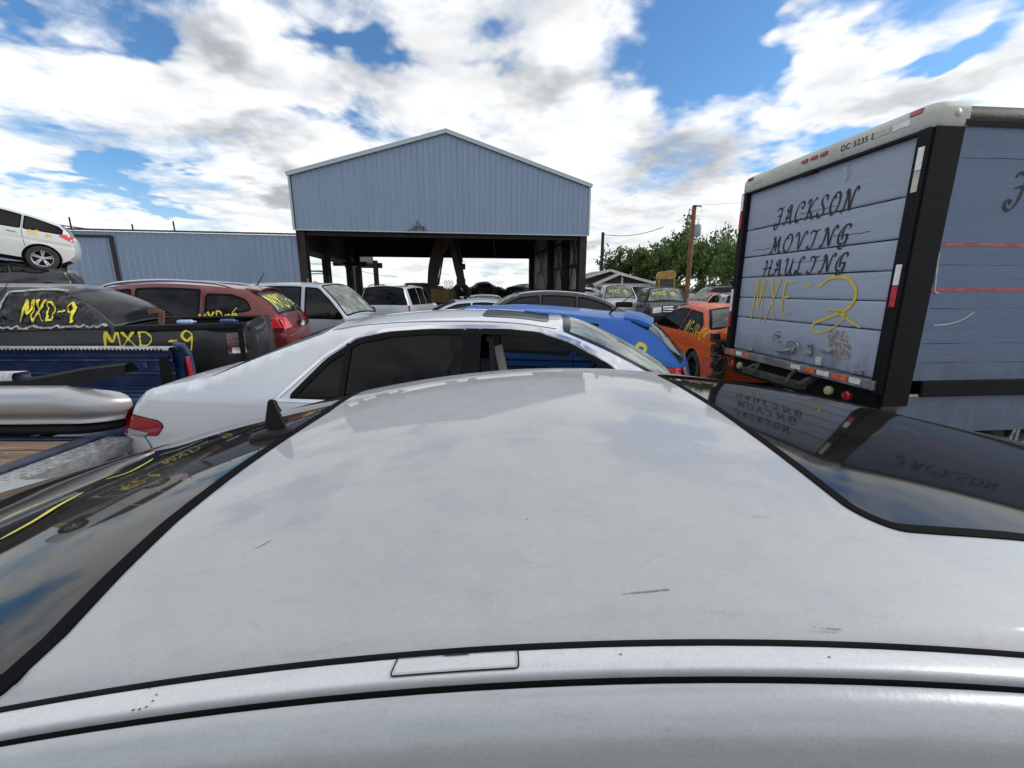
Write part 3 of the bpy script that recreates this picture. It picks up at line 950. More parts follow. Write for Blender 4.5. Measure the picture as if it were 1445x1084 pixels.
for s_ in (0, 1):
    a = (-.12, 7.58) if s_ == 0 else (SW + .12, 7.58); b = (SW / 2, 10.06)
    g.add([(a[0], -.12, a[1]), (b[0], -.12, b[1]), (b[0], SD, b[1]), (a[0], SD, a[1]), (a[0], -.12, a[1] - .05), (b[0], -.12, b[1] - .05), (b[0], SD, b[1] - .05), (a[0], SD, a[1] - .05)],
          [(0, 1, 2, 3), (7, 6, 5, 4), (0, 4, 5, 1), (3, 2, 6, 7), (0, 3, 7, 4)])
g.build('roof', [simple('shed_roof_sheet', (.12, .11, .11), .5)], shed, smooth=False)
g = MB()
for a, b in (((-.14, 7.56), (SW / 2, 10.04)), ((SW / 2, 10.04), (SW + .14, 7.56))):
    g.bar((a[0], -.14, a[1]), (b[0], -.14, b[1]), .03, .20); g.bar((a[0], -.08, a[1] + .09), (b[0], -.08, b[1] + .09), .16, .03)
g.bar((0.02, -.06, 4.82), (SW - .02, -.06, 4.82), .05, .06)
for x in (-.03, SW + .03): g.bar((x, -.06, 4.8), (x, -.06, 7.6), .10, .06, up=(0, 1, 0))
g.build('gable_trim', TRIML, shed, smooth=False)
def hbeam(mb, a, b, w=.3, h=.36, t=.03, up=(0, 0, 1)):
    a, b = Vector(a), Vector(b)
    x = (b - a).normalized(); u = Vector(up)
    if abs(x.dot(u)) > .95: u = Vector((0, 1, 0))
    y = u.cross(x).normalized(); z = x.cross(y)
    mb.bar(a + z * h / 2, b + z * h / 2, w, t, up=up); mb.bar(a - z * h / 2, b - z * h / 2, w, t, up=up); mb.bar(a, b, t, h - t, up=up)
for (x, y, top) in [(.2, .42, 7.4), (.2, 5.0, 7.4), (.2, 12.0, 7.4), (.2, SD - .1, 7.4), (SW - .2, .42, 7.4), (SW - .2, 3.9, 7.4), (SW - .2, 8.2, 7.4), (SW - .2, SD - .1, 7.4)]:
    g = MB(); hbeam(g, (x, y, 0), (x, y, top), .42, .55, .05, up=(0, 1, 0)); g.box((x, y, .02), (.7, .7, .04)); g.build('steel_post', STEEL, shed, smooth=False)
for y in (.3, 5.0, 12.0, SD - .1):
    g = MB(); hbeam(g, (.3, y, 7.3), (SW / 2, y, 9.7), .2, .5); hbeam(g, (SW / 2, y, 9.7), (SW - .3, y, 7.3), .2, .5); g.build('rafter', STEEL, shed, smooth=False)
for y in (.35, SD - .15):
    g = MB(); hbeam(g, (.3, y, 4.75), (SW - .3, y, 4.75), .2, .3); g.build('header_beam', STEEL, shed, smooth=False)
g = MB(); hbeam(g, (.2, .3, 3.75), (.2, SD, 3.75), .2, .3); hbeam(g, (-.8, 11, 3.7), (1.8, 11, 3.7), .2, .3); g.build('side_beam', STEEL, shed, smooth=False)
g = MB()
cols = []
y = 0.1
while y < SD:
    for dy, dx in ((0, 0), (.2, 0), (.225, -.03), (.265, -.03), (.29, 0)): cols.append((SW + dx, y + dy))
    y += .305
g.grid([[(a, b, 0) for a, b in cols], [(a, b, 7.5) for a, b in cols]])
g.build('side_cladding', CLADI, shed, smooth=False)
g = MB()
for (y0, y1) in ((.3, 3.9), (3.9, 8.2), (8.2, SD - .1)):
    g.bar((SW - .12, y0, .3), (SW - .12, y1, 7), .06); g.bar((SW - .16, y0, 7), (SW - .16, y1, .3), .06)
for z in (1.6, 3.2, 4.9): hbeam(g, (SW - .1, .3, z), (SW - .1, SD, z), .12, .18, .02)
g.build('brace', STEEL, shed, smooth=False)
g = MB()
rnd = random.Random(5)
for k in range(7):
    x = 5.9 + k * .16; h = [.12, .2, .34, .62, .4, .3, .16][k]
    g.add([(x, -.05, 4.85), (x + .17, -.05, 4.85), (x + .16, -.16 - rnd.random() * .08, 4.85 + h), (x + .02, -.06, 4.85 + h * .85)], [(0, 1, 2, 3)])
g.build('torn_sheet', simple('torn_metal', (.22, .24, .26), .5, var=.5, scale=4), shed, smooth=False)
g = MB(); g.tube([(SW * .66, .5, 4.7), (SW * .66, .5, 4.2), (SW * .664, .5, 3.7)], .03, 5); g.build('hanging_cable', BLACKP, shed)
# far frame seen through the left side
fr = thing('pipe_gantry', 'far steel frame with a low beam behind the open shed', 'frame', PX(520, 410, 46).to_2d().to_3d(), SYAW)
g = MB(); hbeam(g, (.9, 0, 0), (.9, 0, 4.7), .45, .45, .06, up=(0, 1, 0)); hbeam(g, (-2.2, 0, 4.2), (1.6, 0, 4.2), .3, .5); g.build('post', STEEL, fr, smooth=False)
g = MB(); g.box((-.6, 0, 5.0), (2.6, .1, 1.3)); g.build('panel', CLADI, fr, smooth=False)

wall = thing('long_shed', 'long low metal shed with plain ribbed wall and a sliding door', 'shed', (-22.3 - 8, 22.2 - 1.55, 0), math.atan2(2.0, 10.3))
WL = 10.5 + 8.55
g = MB(); ribbed(g, 0, WL, lambda x: 0.1, lambda x: 4.55); g.build('wall', WALLM, wall, smooth=False)
g = MB(); ribbed(g, -.1, WL + .3, lambda x: 4.58, lambda x: 4.66, y=-.1, dep=.05)
g.add([(-.1, -.1, 4.64), (WL + .2, -.1, 4.64), (WL + .2, 9, 5.6), (-.1, 9, 5.6)], [(0, 1, 2, 3)])
g.build('roof', simple('shed_eave_dark', (.05, .06, .065), .5), wall, smooth=False)
g = MB(); g.bar((10.1, -.08, 0), (10.1, -.08, 4.35), .14, .1, up=(0, 1, 0)); g.bar((6.5, -.08, 4.3), (10.1, -.08, 4.3), .1, .12); g.build('door_frame', STEEL, wall, smooth=False)
g = MB(); ribbed(g, 6.5, 10.0, lambda x: .1, lambda x: 4.24, y=-.05, pitch=.31); g.build('sliding_door', WALLM, wall, smooth=False)
g = MB()
for x, h in ((8.3, .55), (12.9, .5), (11.0, .3)):
    g = MB(); g.tube([(x, .2, 4.6), (x, .2, 4.66 + h)], .035, 6); g.build('roof_pipe', BLACKP, wall)
g = MB(); g.tube([(9.3, .1, 4.62), (8.0, .3, 4.8), (7.2, .4, 4.95)], .03, 5); g.build('roof_cable', BLACKP, wall)

# ------------------------------------------------------------------ box truck
def flaky(name, col, under, seed=0.0, amt=.72, sc_=1.3, rough=.6):
    m, t, b = mat_base(name)
    o = t.vmath('ADD', coords(t), (seed, seed, seed))
    n = t.noise(o, sc_, 9, .68, .5); n2 = t.noise(t.vmath('MULTIPLY', o, (1, 1, 12)), 1.6, 5, .6); n3 = t.noise(o, 22, 5, .65)
    c = t.mix(t.ramp(n2, .3, .75, 0, .35), col, tuple(x * .72 for x in col))
    c = t.mix(t.ramp(n3, .5, .85, 0, .3), c, tuple(min(1, x * 1.4) for x in col))
    sz = t.new('ShaderNodeSeparateXYZ'); t.l.new(coords(t), sz.inputs[0])
    gm = t.math('MULTIPLY', t.ramp(sz.outputs[2], 1.15, .82), t.ramp(t.noise(t.vmath('MULTIPLY', o, (4, 4, 1.5)), 1.8, 8, .7), .35, .65))
    c = t.mix(t.math('MULTIPLY', gm, .55), c, (.10, .095, .09))
    sc2 = t.noise(t.vmath('MULTIPLY', o, (1.5, 1.5, 9)), 5, 8, .75)
    c = t.mix(t.ramp(sc2, .60, .74, 0, .45), c, tuple(min(1, x * 1.7) for x in col))
    c = t.mix(t.ramp(n, amt, amt + .02), c, under)
    t.put(b.inputs['Base Color'], c); b.inputs['Roughness'].default_value = rough
    bp = t.new('ShaderNodeBump'); bp.inputs['Strength'].default_value = .6; bp.inputs['Distance'].default_value = .006
    t.l.new(t.math('ADD', t.math('MULTIPLY', n2, 1.0), t.math('MULTIPLY', n3, .6)), bp.inputs['Height']); t.l.new(bp.outputs[0], b.inputs['Normal'])
    MATS[name] = m
    return m
TDOOR = flaky('brushed_grey_door_paint', (.33, .38, .47), (.30, .22, .15), 0, .74)
TSIDE = flaky('brushed_grey_side_paint', (.125, .175, .27), (.4, .42, .42), 4, .76)
TBLK = flaky('brushed_black_paint', (.007, .007, .008), (.02, .02, .02), 2, .78, 2.2, .6); [TBLK.node_tree.links.remove(l_) for l_ in list(TBLK.node_tree.nodes['Principled BSDF'].inputs['Base Color'].links)]; TBLK.node_tree.nodes['Principled BSDF'].inputs['Base Color'].default_value = (.006, .006, .007, 1); TBLK.node_tree.nodes['Principled BSDF'].inputs['Specular IOR Level'].default_value = .2
TWHITE = paint('chalky_white', (.55, .56, .50), .55, .45, 0, .1)
TYEL = (1, 1, 1)
REFW = simple('white_reflective_tape', (.72, .72, .70), .3, var=.15, scale=20)
REFR = simple('red_reflective_tape', (.50, .03, .04), .3, var=.2, scale=20)
REFO = simple('orange_red_tape', (.72, .14, .06), .35, var=.3, scale=20)
INK = simple('black_sign_paint', (.015, .015, .017), .6)
RUSTY = simple('rusty_steel', (.13, .07, .045), .8, var=.5, scale=12)
GALV = simple('dull_galvanised', (.36, .37, .38), .45, .6, var=.35, scale=14)
SR = lambda y, z: (-.022, y, z)      # header face (outward -x)
def rivets(mb, S, pts, r=.006, want=(-1, 0, 0)):
    for a, b in pts:
        p = Vector(S(a, b)); mb.lathe([(r, -.002), (r * .8, -.004), (.001, -.006)], 'x', 8, p)
tr = thing('box_truck', 'grey box truck with hand painted moving company lettering on its roll-up door', 'truck', (3.34, 3.7, 0), math.atan2(.0864, .9959))
TW, TL, Z0, Z1 = 2.43, 5.6, .68, 3.01
DZ0, DZ1 = .80, 2.86
RZ = 0.0
tr.scale = (1, 1, 1.018)
# rear door sections (local y across, x = 0 rear face)
seams = [DZ0, 1.24, 1.50, 1.76, 2.02, 2.36, DZ1]
for i in range(6):
    a, b = seams[i], seams[i + 1]
    g = MB()
    K = 10
    prof = [(.055, a + .004), (.048, a + .012), (.045, a + .03), (.045, b - .03), (.048, b - .012), (.055, b - .004)]
    g.grid([[(x + .002 * mnoise.noise((y * 3, z * 3, i)), y, z) for y in [.11 + (TW - .22) * k / 24 for k in range(25)]] for x, z in prof])
    g.build('door_panel', TDOOR, tr, angle=60)
g = MB(); g.box((.08, TW / 2, (DZ0 + DZ1) / 2), (.03, TW - .24, DZ1 - DZ0)); g.build('door_backing', GAP, tr, smooth=False)
# frame: black side posts, corner casting, header
for y0, y1 in ((0, .105), (TW - .105, TW)):
    g = MB(); g.box((.05, (y0 + y1) / 2, (Z0 + 2.84) / 2), (.14, y1 - y0, 2.84 - Z0)); g.build('rear_post', TBLK, tr, bevel=.008)
g = MB(); g.box((.135, -.006, (Z0 + 2.84) / 2 - .05), (.25, .022, 2.84 - Z0 + .1)); g.build('corner_panel', TBLK, tr, bevel=.004)
g = MB()
n = 8
prof = [(-.005, 2.84), (-.02, 2.86), (-.02, 2.95)] + [(-.02 + .10 * (1 - math.cos(q)), 2.95 + .09 * math.sin(q)) for q in [R(90) * k / n for k in range(1, n + 1)]] 
ys = [.0 + .10 * (1 - math.cos(R(90) * k / n)) for k in range(n + 1)]
rows = []
for (x, z) in prof:
    o_ = min(.11, x + .02); row = [(.27, -.024 + o_, z)]
    for k in range(n + 1):
        q = R(90) * k / n
        row.append((-.02 + o_ + .09 * (1 - math.sin(q)), -.024 + o_ + .09 * (1 - math.cos(q)), z))
    row += [(p[0], TW - p[1], p[2]) for p in row[::-1]]
    rows.append(row)
g.grid(rows); g.box((.18, TW / 2, 3.03), (.22, TW - .15, .012)); rivets(g, SR, [(.15 + i * .085, 2.872) for i in range(26)] + [(.12 + i * .2, 2.93) for i in range(11)], .006); g.box((.05, TW / 2, 2.845), (.09, TW - .02, .03))
hd = g.build('rear_header', TWHITE, tr, angle=50)
def fonttext(body, name, size, mat, parent, M, shear=0.0):
    cu = bpy.data.curves.new('t', 'FONT'); cu.body = body; cu.size = size; cu.shear = shear; cu.extrude = .0008; cu.space_character = 1.1
    o = bpy.data.objects.new('t', cu); COL.objects.link(o)
    dg = bpy.context.evaluated_depsgraph_get(); dg.update()
    me = bpy.data.meshes.new_from_object(o.evaluated_get(dg)); me.name = name
    bpy.data.objects.remove(o); me.materials.clear(); me.materials.append(mat)
    r = bpy.data.objects.new(name, me); COL.objects.link(r); r.parent = parent; r.matrix_local = M
    return r
def facing(loc, right, up):
    r = Vector(right).normalized(); u = Vector(up).normalized(); f = r.cross(u)
    M = Matrix((r, u, f)).transposed().to_4x4(); M.translation = Vector(loc); return M
fonttext('DC 5235 E', 'unit_number', .074, INK, hd, facing((-.0245, .865, 2.905), (0, -1, 0), (0, 0, 1)))
for y in (1.07, 1.20, 1.33):
    g = MB()
    g.M = Matrix.Translation((-.026, y, 2.945)); g.box((0, 0, 0), (.026, .085, .036)); g.build('marker_lamp', REDLENS, tr, bevel=.006)
for y in (.15, TW - .15):
    g = MB(); g.box((-.012, y, 2.985), (.03, .10, .04)); g.build('marker_lamp', REDLENS, tr, bevel=.006)
g = MB(); g.box((-.0235, .26, 2.93), (.004, .15, .045)); g.build('header_sticker', REFW, tr, smooth=False)
g = MB(); g.box((-.0235, .43, 2.93), (.004, .16, .045)); g.build('header_sticker', simple('faded_sticker', (.5, .5, .38), .5), tr, smooth=False)
g = MB(); g.box((-.0235, 2.15, 2.92), (.004, .2, .03)); g.build('header_sticker', simple('faded_sticker', (.5, .5, .38), .5), tr, smooth=False)
g = MB(); g.box((.02, 1.30, 2.83), (.05, .22, .05)); g.box((-.006, 1.30, 2.82), (.02, .16, .03)); g.build('header_latch', BLACKP, tr, bevel=.004)
g = MB(); g.box((.02, TW / 2, 2.825), (.05, TW - .2, .02)); g.build('door_header_seal', BLACKP, tr)
# reflective tapes on the posts
for (y, z, h, m1) in ((.045, 2.62, .17, REFW), (.045, 2.45, .16, simple('dirty_tape', (.55, .5, .42), .4, var=.3)), (.045, 1.72, .17, REFW), (.045, 1.54, .17, REFR), (TW - .03, 2.72, .2, REFW), (TW - .03, 2.5, .2, REFR), (TW - .03, 1.46, .3, REFW), (TW - .03, 1.2, .2, REFR)):
    g = MB(); g.box((-.0225, y, z), (.004, .05, h)); g.build('reflective_tape', m1, tr, smooth=False)
# lettering
SDR = lambda y, z: (.0445, y, z)
for nm, tx, y0, z0, h, wid in (('sign_lettering', 'JACKSON', 1.80, 2.345, .20, .70), ('sign_lettering', 'MOVING', 1.80, 2.035, .185, .90), ('sign_lettering', 'HAULING', 1.90, 1.775, .175, .90)):
    g = MB(); write(g, tx, y0, z0, h, .022, SDR, (-1, 0, 0), off=.005, font=C, wid=wid, adv=1.16, slant=.12, dx=-1, nib=True)
    g.build(nm, INK, tr)
g = MB(); write(g, 'MX', 2.02, 1.20, .53, .022, SDR, (-1, 0, 0), off=.007, wid=.42, adv=1.25, dx=-1, slant=.08)
write(g, 'E', 1.47, 1.33, .36, .022, SDR, (-1, 0, 0), off=.007, wid=.62, dx=-1)
write(g, '-', 1.16, 1.53, .20, .022, SDR, (-1, 0, 0), off=.007, wid=.9, dx=-1)
write(g, 'Q', .98, 1.25, .47, .026, SDR, (-1, 0, 0), off=.007, wid=1.12, dx=-1)
g.build('paint_marking', SPRAYT, tr)
# rust patch, flake, latch hardware
g = MB(); rp = rounded([(.76, 1.20), (.52, 1.20), (.44, 1.08), (.42, .94), (.60, .90), (.68, 1.0)], .03); sheet(g, rp, [], SDR, .05, off=.002, want=(-1, 0, 0))
def patchy(name, col, thr):
    m, t, b = mat_base(name); n = t.noise(coords(t), 26, 8, .75)
    t.put(b.inputs['Base Color'], t.mix(n, col, tuple(c * .6 for c in col))); t.put(b.inputs['Alpha'], t.ramp(n, thr, thr + .03)); b.inputs['Roughness'].default_value = .8
    return m
g.build('peeled_patch', patchy('peeled_rust', (.36, .25, .17), .50), tr)
g = MB(); sheet(g, rounded([(1.56, 1.10), (1.42, 1.12), (1.40, .98), (1.54, .97)], .02), [], SDR, .05, off=.002, want=(-1, 0, 0)); g.build('peeled_patch', patchy('peeled_grey', (.12, .12, .13), .52), tr)
g = MB(); g.add([(.035, .86, 2.70), (.02, .82, 2.73), (-.005, .80, 2.79)], [(0, 1, 2)]); g.add([(.04, .84, 2.62), (.02, .80, 2.66), (.0, .79, 2.76)], [(0, 1, 2)]); g.build('torn_flake', simple('bare_white', (.6, .62, .63), .5), tr)
g = MB()
for z, ya, yb in ((2.36, .2, 2.2), (2.02, .15, 2.3), (1.76, .3, 2.2), (1.24, .12, 2.2)):
    pts = [(ya + (yb - ya) * k / 40, z + .006 * mnoise.noise((k * .3, z, 1)) + .004) for k in range(41)]
    ribbon(g, pts, .009, SDR, .004, (-1, 0, 0), wfn=lambda t, a: .5 + .8 * abs(mnoise.noise((t * 9, z, 0))))
for y, z, L in ((.45, 2.12, .42), (.9, 1.90, .5), (1.8, 2.10, .35), (.9, 2.42, .5)):
    ribbon(g, [(y + L * k / 12, z + .012 * mnoise.noise((k * .5, y, 0))) for k in range(13)], .005, SDR, .003, (-1, 0, 0))
g.build('cracked_seam', INK, tr)
lt = MB()
lt.tube([(.01, 1.17 + .10 * math.cos(q), .955 + .085 * math.sin(q)) for q in [R(-60) + R(230) * k / 14 for k in range(15)]], .012, 8)
lt.tube([(.02, 1.45, .88), (.0, 1.3, .90), (.0, 1.18, .93)], [.012, .018, .02], 8); lt.box((.03, 1.22, .92), (.03, .12, .07)); lt.lathe([(.035, -.03), (.03, -.045), (.001, -.045)], 'x', 14, (.045, 1.17, .93))
lt.build('latch', GALV, tr, bevel=.003)
g = MB(); g.box((.03, .93, .96), (.03, .05, .13)); g.box((.015, .93, .93), (.03, .09, .03)); g.tube([(.0, .93, 1.0), (-.01, .90, 1.03)], .012, 6); g.build('latch_keeper', GALV, tr, bevel=.003)
g = MB(); g.box((.03, .72, .985), (.03, .16, .03)); g.build('door_handle', GALV, tr, bevel=.004)
g = MB(); g.box((.025, .78, .865), (.03, .07, .09)); g.box((.012, .78, .855), (.02, .04, .03)); g.build('slide_bolt', simple('pale_bolt_plate', (.6, .6, .56), .4, .2), tr, bevel=.004)
for y in (.32, 1.95):
    g = MB(); g.box((.03, y, .835), (.03, .13, .035)); g.build('door_stop', GALV, tr, bevel=.004)
# sill, bumper bar and undercarriage
g = MB(); g.box((.03, TW / 2, .755), (.16, TW - .1, .085)); g.build('rear_sill', simple('worn_steel_sill', (.2, .2, .2), .5, .4, var=.5, scale=9), tr, bevel=.006)
xx = [(2.22, .13, REFO), (2.05, .13, REFW), (1.9, .13, REFO), (1.0, .14, REFW), (.80, .15, REFO), (.62, .16, REFW), (.42, .18, REFO), (.24, .12, REFW)]
for y, wv, m1 in xx:
    g = MB(); g.box((-.0525, y, .765), (.004, wv, .05)); g.build('reflective_tape', m1, tr, smooth=False)
g = MB(); g.bar((-.14, .75, .60), (-.14, 1.75, .60), .09, .07, up=(0, 0, 1)); g.bar((-.14, .8, .6), (.1, .8, .72), .06); g.bar((-.14, 1.7, .6), (.1, 1.7, .72), .06)
g.tube([(-.08, .95, .74), (-.16, .93, .68), (-.2, .92, .60)], .022, 8); g.tube([(-.1, 1.55, .70), (-.18, 1.5, .62), (-.1, 1.4, .58)], .02, 8)
g.build('step_bar', simple('dark_worn_steel', (.06, .058, .055), .6, .3, var=.5, scale=9), tr, bevel=.005)
for y in (.33, .55, 2.05, 2.22):
    g = MB(); g.lathe([(.045, 0), (.045, -.03), (.036, -.042), (.001, -.046)], 'x', 18, (.0, y, .60)); g.build('tail_lamp', REDLENS if y in (.33, 2.22) else simple('yellowed_lens', (.45, .42, .22), .3), tr)
g = MB(); g.box((.1, TW / 2, .58), (.06, TW - .2, .24)); hbeam(g, (.1, .8, .6), (TL, .8, .6), .1, .2); hbeam(g, (.1, 1.6, .6), (TL, 1.6, .6), .1, .2); g.build('chassis_frame', BLACKP, tr, smooth=False)
# side wall
SSD = lambda x, z: (x, -.004 + .004 * mnoise.noise((x * 2.2, z * 2.2, 0)), z)
g = MB(); sheet(g, [(.25, .81), (TL, .81), (TL, 2.86), (.25, 2.86)], [], SSD, .12, want=(0, -1, 0)); g.build('side_wall', TSIDE, tr)
g = MB(); g.box(((TL + .02) / 2, TW - .01, 1.83), (TL - .02, .02, 2.06)); g.box((TL, TW / 2, 1.83), (.03, TW, 2.1)); g.build('far_wall', TSIDE, tr, smooth=False)
g = MB(); g.box((TL / 2 + .1, TW / 2, 2.99), (TL - .3, TW - .12, .05)); g.build('roof', TWHITE, tr, smooth=False)
g = MB(); rows = []
for k in range(9):
    q = R(90) * k / 8; rows.append([(x, .10 - .125 * math.cos(q), 2.88 + .14 * math.sin(q)) for x in (.24, TL)])
g.grid(rows); g.grid([[(x, -.025, z) for x in (.24, TL)] for z in (2.845, 2.88)]); g.build('top_rail', TBLK, tr)
g = MB(); g.lathe([(.001, -.008), (.018, -.007), (.028, -.001), (.034, .0)], 'y', 20, (.16, -.024, 2.93)); g.build('corner_lamp', GALV, tr)
g = MB(); g.box((.26 + TL / 2, -.012, .735), (TL - .2, .03, .145)); g.build('lower_rail', TBLK, tr, bevel=.01)
g = MB(); sheet(g, [(.20, .32), (TL, .30), (TL, .655), (.20, .655)], [], lambda x, z: (x, .015 + .01 * mnoise.noise((x, z * 3, 2)), z), .12, want=(0, -1, 0)); g.build('side_skirt', TSIDE, tr)
for z in (1.965, 1.60):
    g = MB(); pts = [(.27 + k * .1, z + .004 * mnoise.noise((k * .4, z, 0))) for k in range(53)]
    ribbon(g, pts, .032, SSD, .003, (0, -1, 0), step=.08, wfn=lambda t, a: .85 + .3 * mnoise.noise((t * 30, z, 0))); g.build('red_stripe', simple('faded_red_stripe', (.40, .10, .10), .6, var=.3, scale=8), tr)
g = MB()
for z in (1.44, 1.14, 2.62, .97, 1.8):
    ribbon(g, [(.3 + k * .1, z + .008 * mnoise.noise((k * .35, z, 3))) for k in range(50)], .004, SSD, .002, (0, -1, 0), step=.08, wfn=lambda t, a: max(.1, .6 + 1.2 * mnoise.noise((t * 12, z, 0))))
g.build('board_seam', INK, tr)
g = MB(); write(g, 'JACKSON', .76, 2.28, .25, .024, SSD, (0, -1, 0), off=.006, font=C, wid=.85, adv=1.05, slant=.1, nib=True); g.build('sign_lettering', INK, tr)
g = MB(); ribbon(g, crom([(.36, 1.30), (.5, 1.31), (.62, 1.345), (.72, 1.41)], 6), .008, SSD, .006, (0, -1, 0)); g.build('paint_curl', simple('bare_white', (.6, .62, .63), .5), tr)
g = MB()
ribbon(g, [(.262, 1.9), (.285, 1.7), (.30, 1.58), (.34, 1.57)], .018, SSD, .008, (0, -1, 0), step=.03, wfn=lambda t, a: .8 + mnoise.noise((t * 9, 0, 0)))
ribbon(g, [(.256, 2.6), (.262, 2.3), (.258, 1.95)], .01, SSD, .008, (0, -1, 0)); g.build('peeling_edge', simple('pale_primer', (.42, .45, .45), .6), tr)
for x in (1.7, ):
    for y, sd in ((.20, -1), (TW - .2, 1)): wheel(tr, x, y, .42, sd, .24, GALV, 6)
wheel(tr, 4.9 + 1.6, .20, .42, -1, .24, GALV, 6); wheel(tr, 6.5, TW - .2, .42, 1, .24, GALV, 6)
g = MB(); g.grid([[(1.05, y, z + 0) for y in (.1, .55)] for z in (.15, .62)]); g.build('mud_flap', RUBBER, tr, smooth=False)
g = MB(); g.grid([[(1.05, y, z + 0) for y in (1.9, 2.33)] for z in (.15, .62)]); g.build('mud_flap', RUBBER, tr, smooth=False)
# cab in front of the box
cabp = [(5.75, .45), (5.75, 2.0), (5.9, 2.12), (6.7, 2.1), (7.15, 1.45), (7.9, 1.3), (8.05, 1.0), (8.05, .45)]
g = MB(); g.prism(rounded(cabp, .06), .15, TW - .15, 'y'); g.build('cab', TWHITE, tr, bevel=.03)
for y in (.145, TW - .145):
    g = MB(); g.prism(rounded([(5.95, 1.35), (5.95, 1.95), (6.65, 1.95), (7.0, 1.4)], .05), y - .006, y + .006, 'y'); g.build('cab_window', TRIMB, tr)
# ------------------------------------------------------------------ silver car the photo is taken over
import numpy as np
SILV = paint('silver_roof_paint', (0.37, 0.37, 0.375), .55, .34, .05, .78, .045, (.46, .455, .44), (1, 1, 1), 3.2, .08, speck=.9)
SILV2 = paint('silver_cant_paint', (0.40, 0.415, 0.425), .36, .5, .3, .6, .06, (.33, .335, .34), (.35, 3, 3), 3.0, .12, speck=.6)
SILV3 = paint('silver_cant_paint_lit', (0.60, 0.61, 0.615), .36, .4, .1, .6, .06, (.45, .45, .45), (.35, 3, 3), 3.0, .1, speck=.5)  # same silver as the door frame, lightened because the moulding faces up
FGLASS = glass('deep_tinted_glass', .012, (1, 1, 1), .05, .04, .9)
FRGLASS = glass('dusty_rear_glass', .02, (1, .9, .8), .035, .07, .85)
_zx = [-2.0, -1.73, -1.0, -.6, -.41, -.088, .095, .39, .6, 1.0, 1.4, 1.86]
_zz = [-.80, -.71, -.475, -.362, -.321, -.263, -.254, -.264, -.288, -.369, -.465, -.58]
_pf = np.polyfit(_zx, _zz, 6)
def zr(x): return float(np.polyval(_pf, x))
def hg(x): return .557 + .018 * x * x
def SF(x, y):
    h = hg(x); a = min(1.0, abs(y) / h)
    c = .050 + .012 * x * x * (1 if abs(x) < 1.9 else 0)
    z = zr(x) + c * (1 - a ** 2.5)
    e = (h - abs(y)) / .018
    if e < 1: z -= .006 * (1 - e) ** 2
    return (x, y, HC + z)
fg = thing('silver_car', 'dusty silver car filling the foreground, seen across its bare roof', 'car', (0, .83, 0))
def hit(u, v, S=SF, oy=.83):
    r = ray(u, v); r = r / r.y
    best = None
    t = .2
    while t < 3.0:
        p = r * t
        x, y = p.x, p.y - oy
        if abs(y) <= hg(x):
            d_ = (p.z + HC) - S(x, y)[2]
            if d_ <= 0: return (x, y)
        t += .002
    return None
def header_r(y):
    return interp([(-.56, -.425), (-.33, -.44), (0, -.457), (.27, -.50), (.40, -.535), (.56, -.60)], y)
hp = [hit(*q) for q in ((78, 900), (159, 816), (239, 739), (332, 666), (415, 610), (458, 583))]
rg = [(-1.72, -.50), (-1.72, .50), (hp[-1][0] - .045, .525), hp[-1]] + hp[-2::-1] + [(hp[0][0] - .004, -.549)]
rg = rounded(rg, [.05, .05, .04] + [.0] * 6 + [.012], 5)
hw_ = [hit(*q) for q in ((1440, 759), (1320, 751), (1266, 746), (1232, 733), (1200, 718), (1167, 692), (1123, 657), (1065, 614), (1009, 575), (960, 545), (932, 531))]
print('windshield edge', hw_)
wg = [(1.83, -.50), (1.83, .49)] + [(hw_[-1][0] + .01, hw_[-1][1] + .03)] + hw_[::-1]
wg = rounded(wg, [.05, .05, .02] + [.02] * (len(wg) - 3), 4)
xs = [-1.85 + 3.75 * i / 60 for i in range(61)]
outer = [(x, -hg(x)) for x in xs] + [(x, hg(x)) for x in xs[::-1]]
g = MB(); sheet(g, outer, [rg, wg], SF, .028, want=(0, 0, 1), edge_step=.03)
g.build('roof', SILV, fg)
g = MB(); sheet(g, rg, [], SF, .03, off=-.003, want=(0, 0, 1)); rgo = g.build('rear_window', FRGLASS, fg)
g = MB(); sheet(g, wg, [], SF, .03, off=-.003, want=(0, 0, 1)); wgo = g.build('windshield', FGLASS, fg)
g = MB(); ribbon(g, rg, .022, SF, .0015, (0, 0, 1), closed=True, step=.015, thick=.006); g.build('window_seal', simple('seal_rubber', (.006, .006, .007), .8, spec=.04), rgo)
g = MB(); ribbon(g, wg, .012, SF, .0015, (0, 0, 1), closed=True, step=.015, thick=.006); g.build('window_seal', MATS['seal_rubber'], wgo)
# cant rail: groove, moulding, gap and door frame, swept along each side
prof_g = [(-.0008, -.0055), (-.0002, -.020), (.0045, -.020)]
prof_m = [(.0045, -.020), (.0047, -.0095), (.0058, -.0065), (.009, -.0052), (.016, -.0055), (.021, -.0065), (.0238, -.0085), (.0245, -.016)]
prof_k = [(.0245, -.014), (.0255, -.028), (.0305, -.028), (.0315, -.017)]
prof_d = [(.0315, -.017), (.0317, -.0125), (.0345, -.0102), (.0415, -.0120), (.0475, -.0165), (.0525, -.0225), (.0565, -.030), (.0595, -.039), (.063, -.053), (.068, -.08), (.073, -.105)]
def sweep(prof, sd, x0=-1.85, x1=1.9, n=90, n2=4):
    pr = crom(prof, n2)
    rows = []
    for i in range(n + 1):
        x = x0 + (x1 - x0) * i / n
        rows.append([(x, sd * (hg(x) + o), HC + zr(x) + dz) for o, dz in pr])
    m = MB(); m.grid(rows); return m
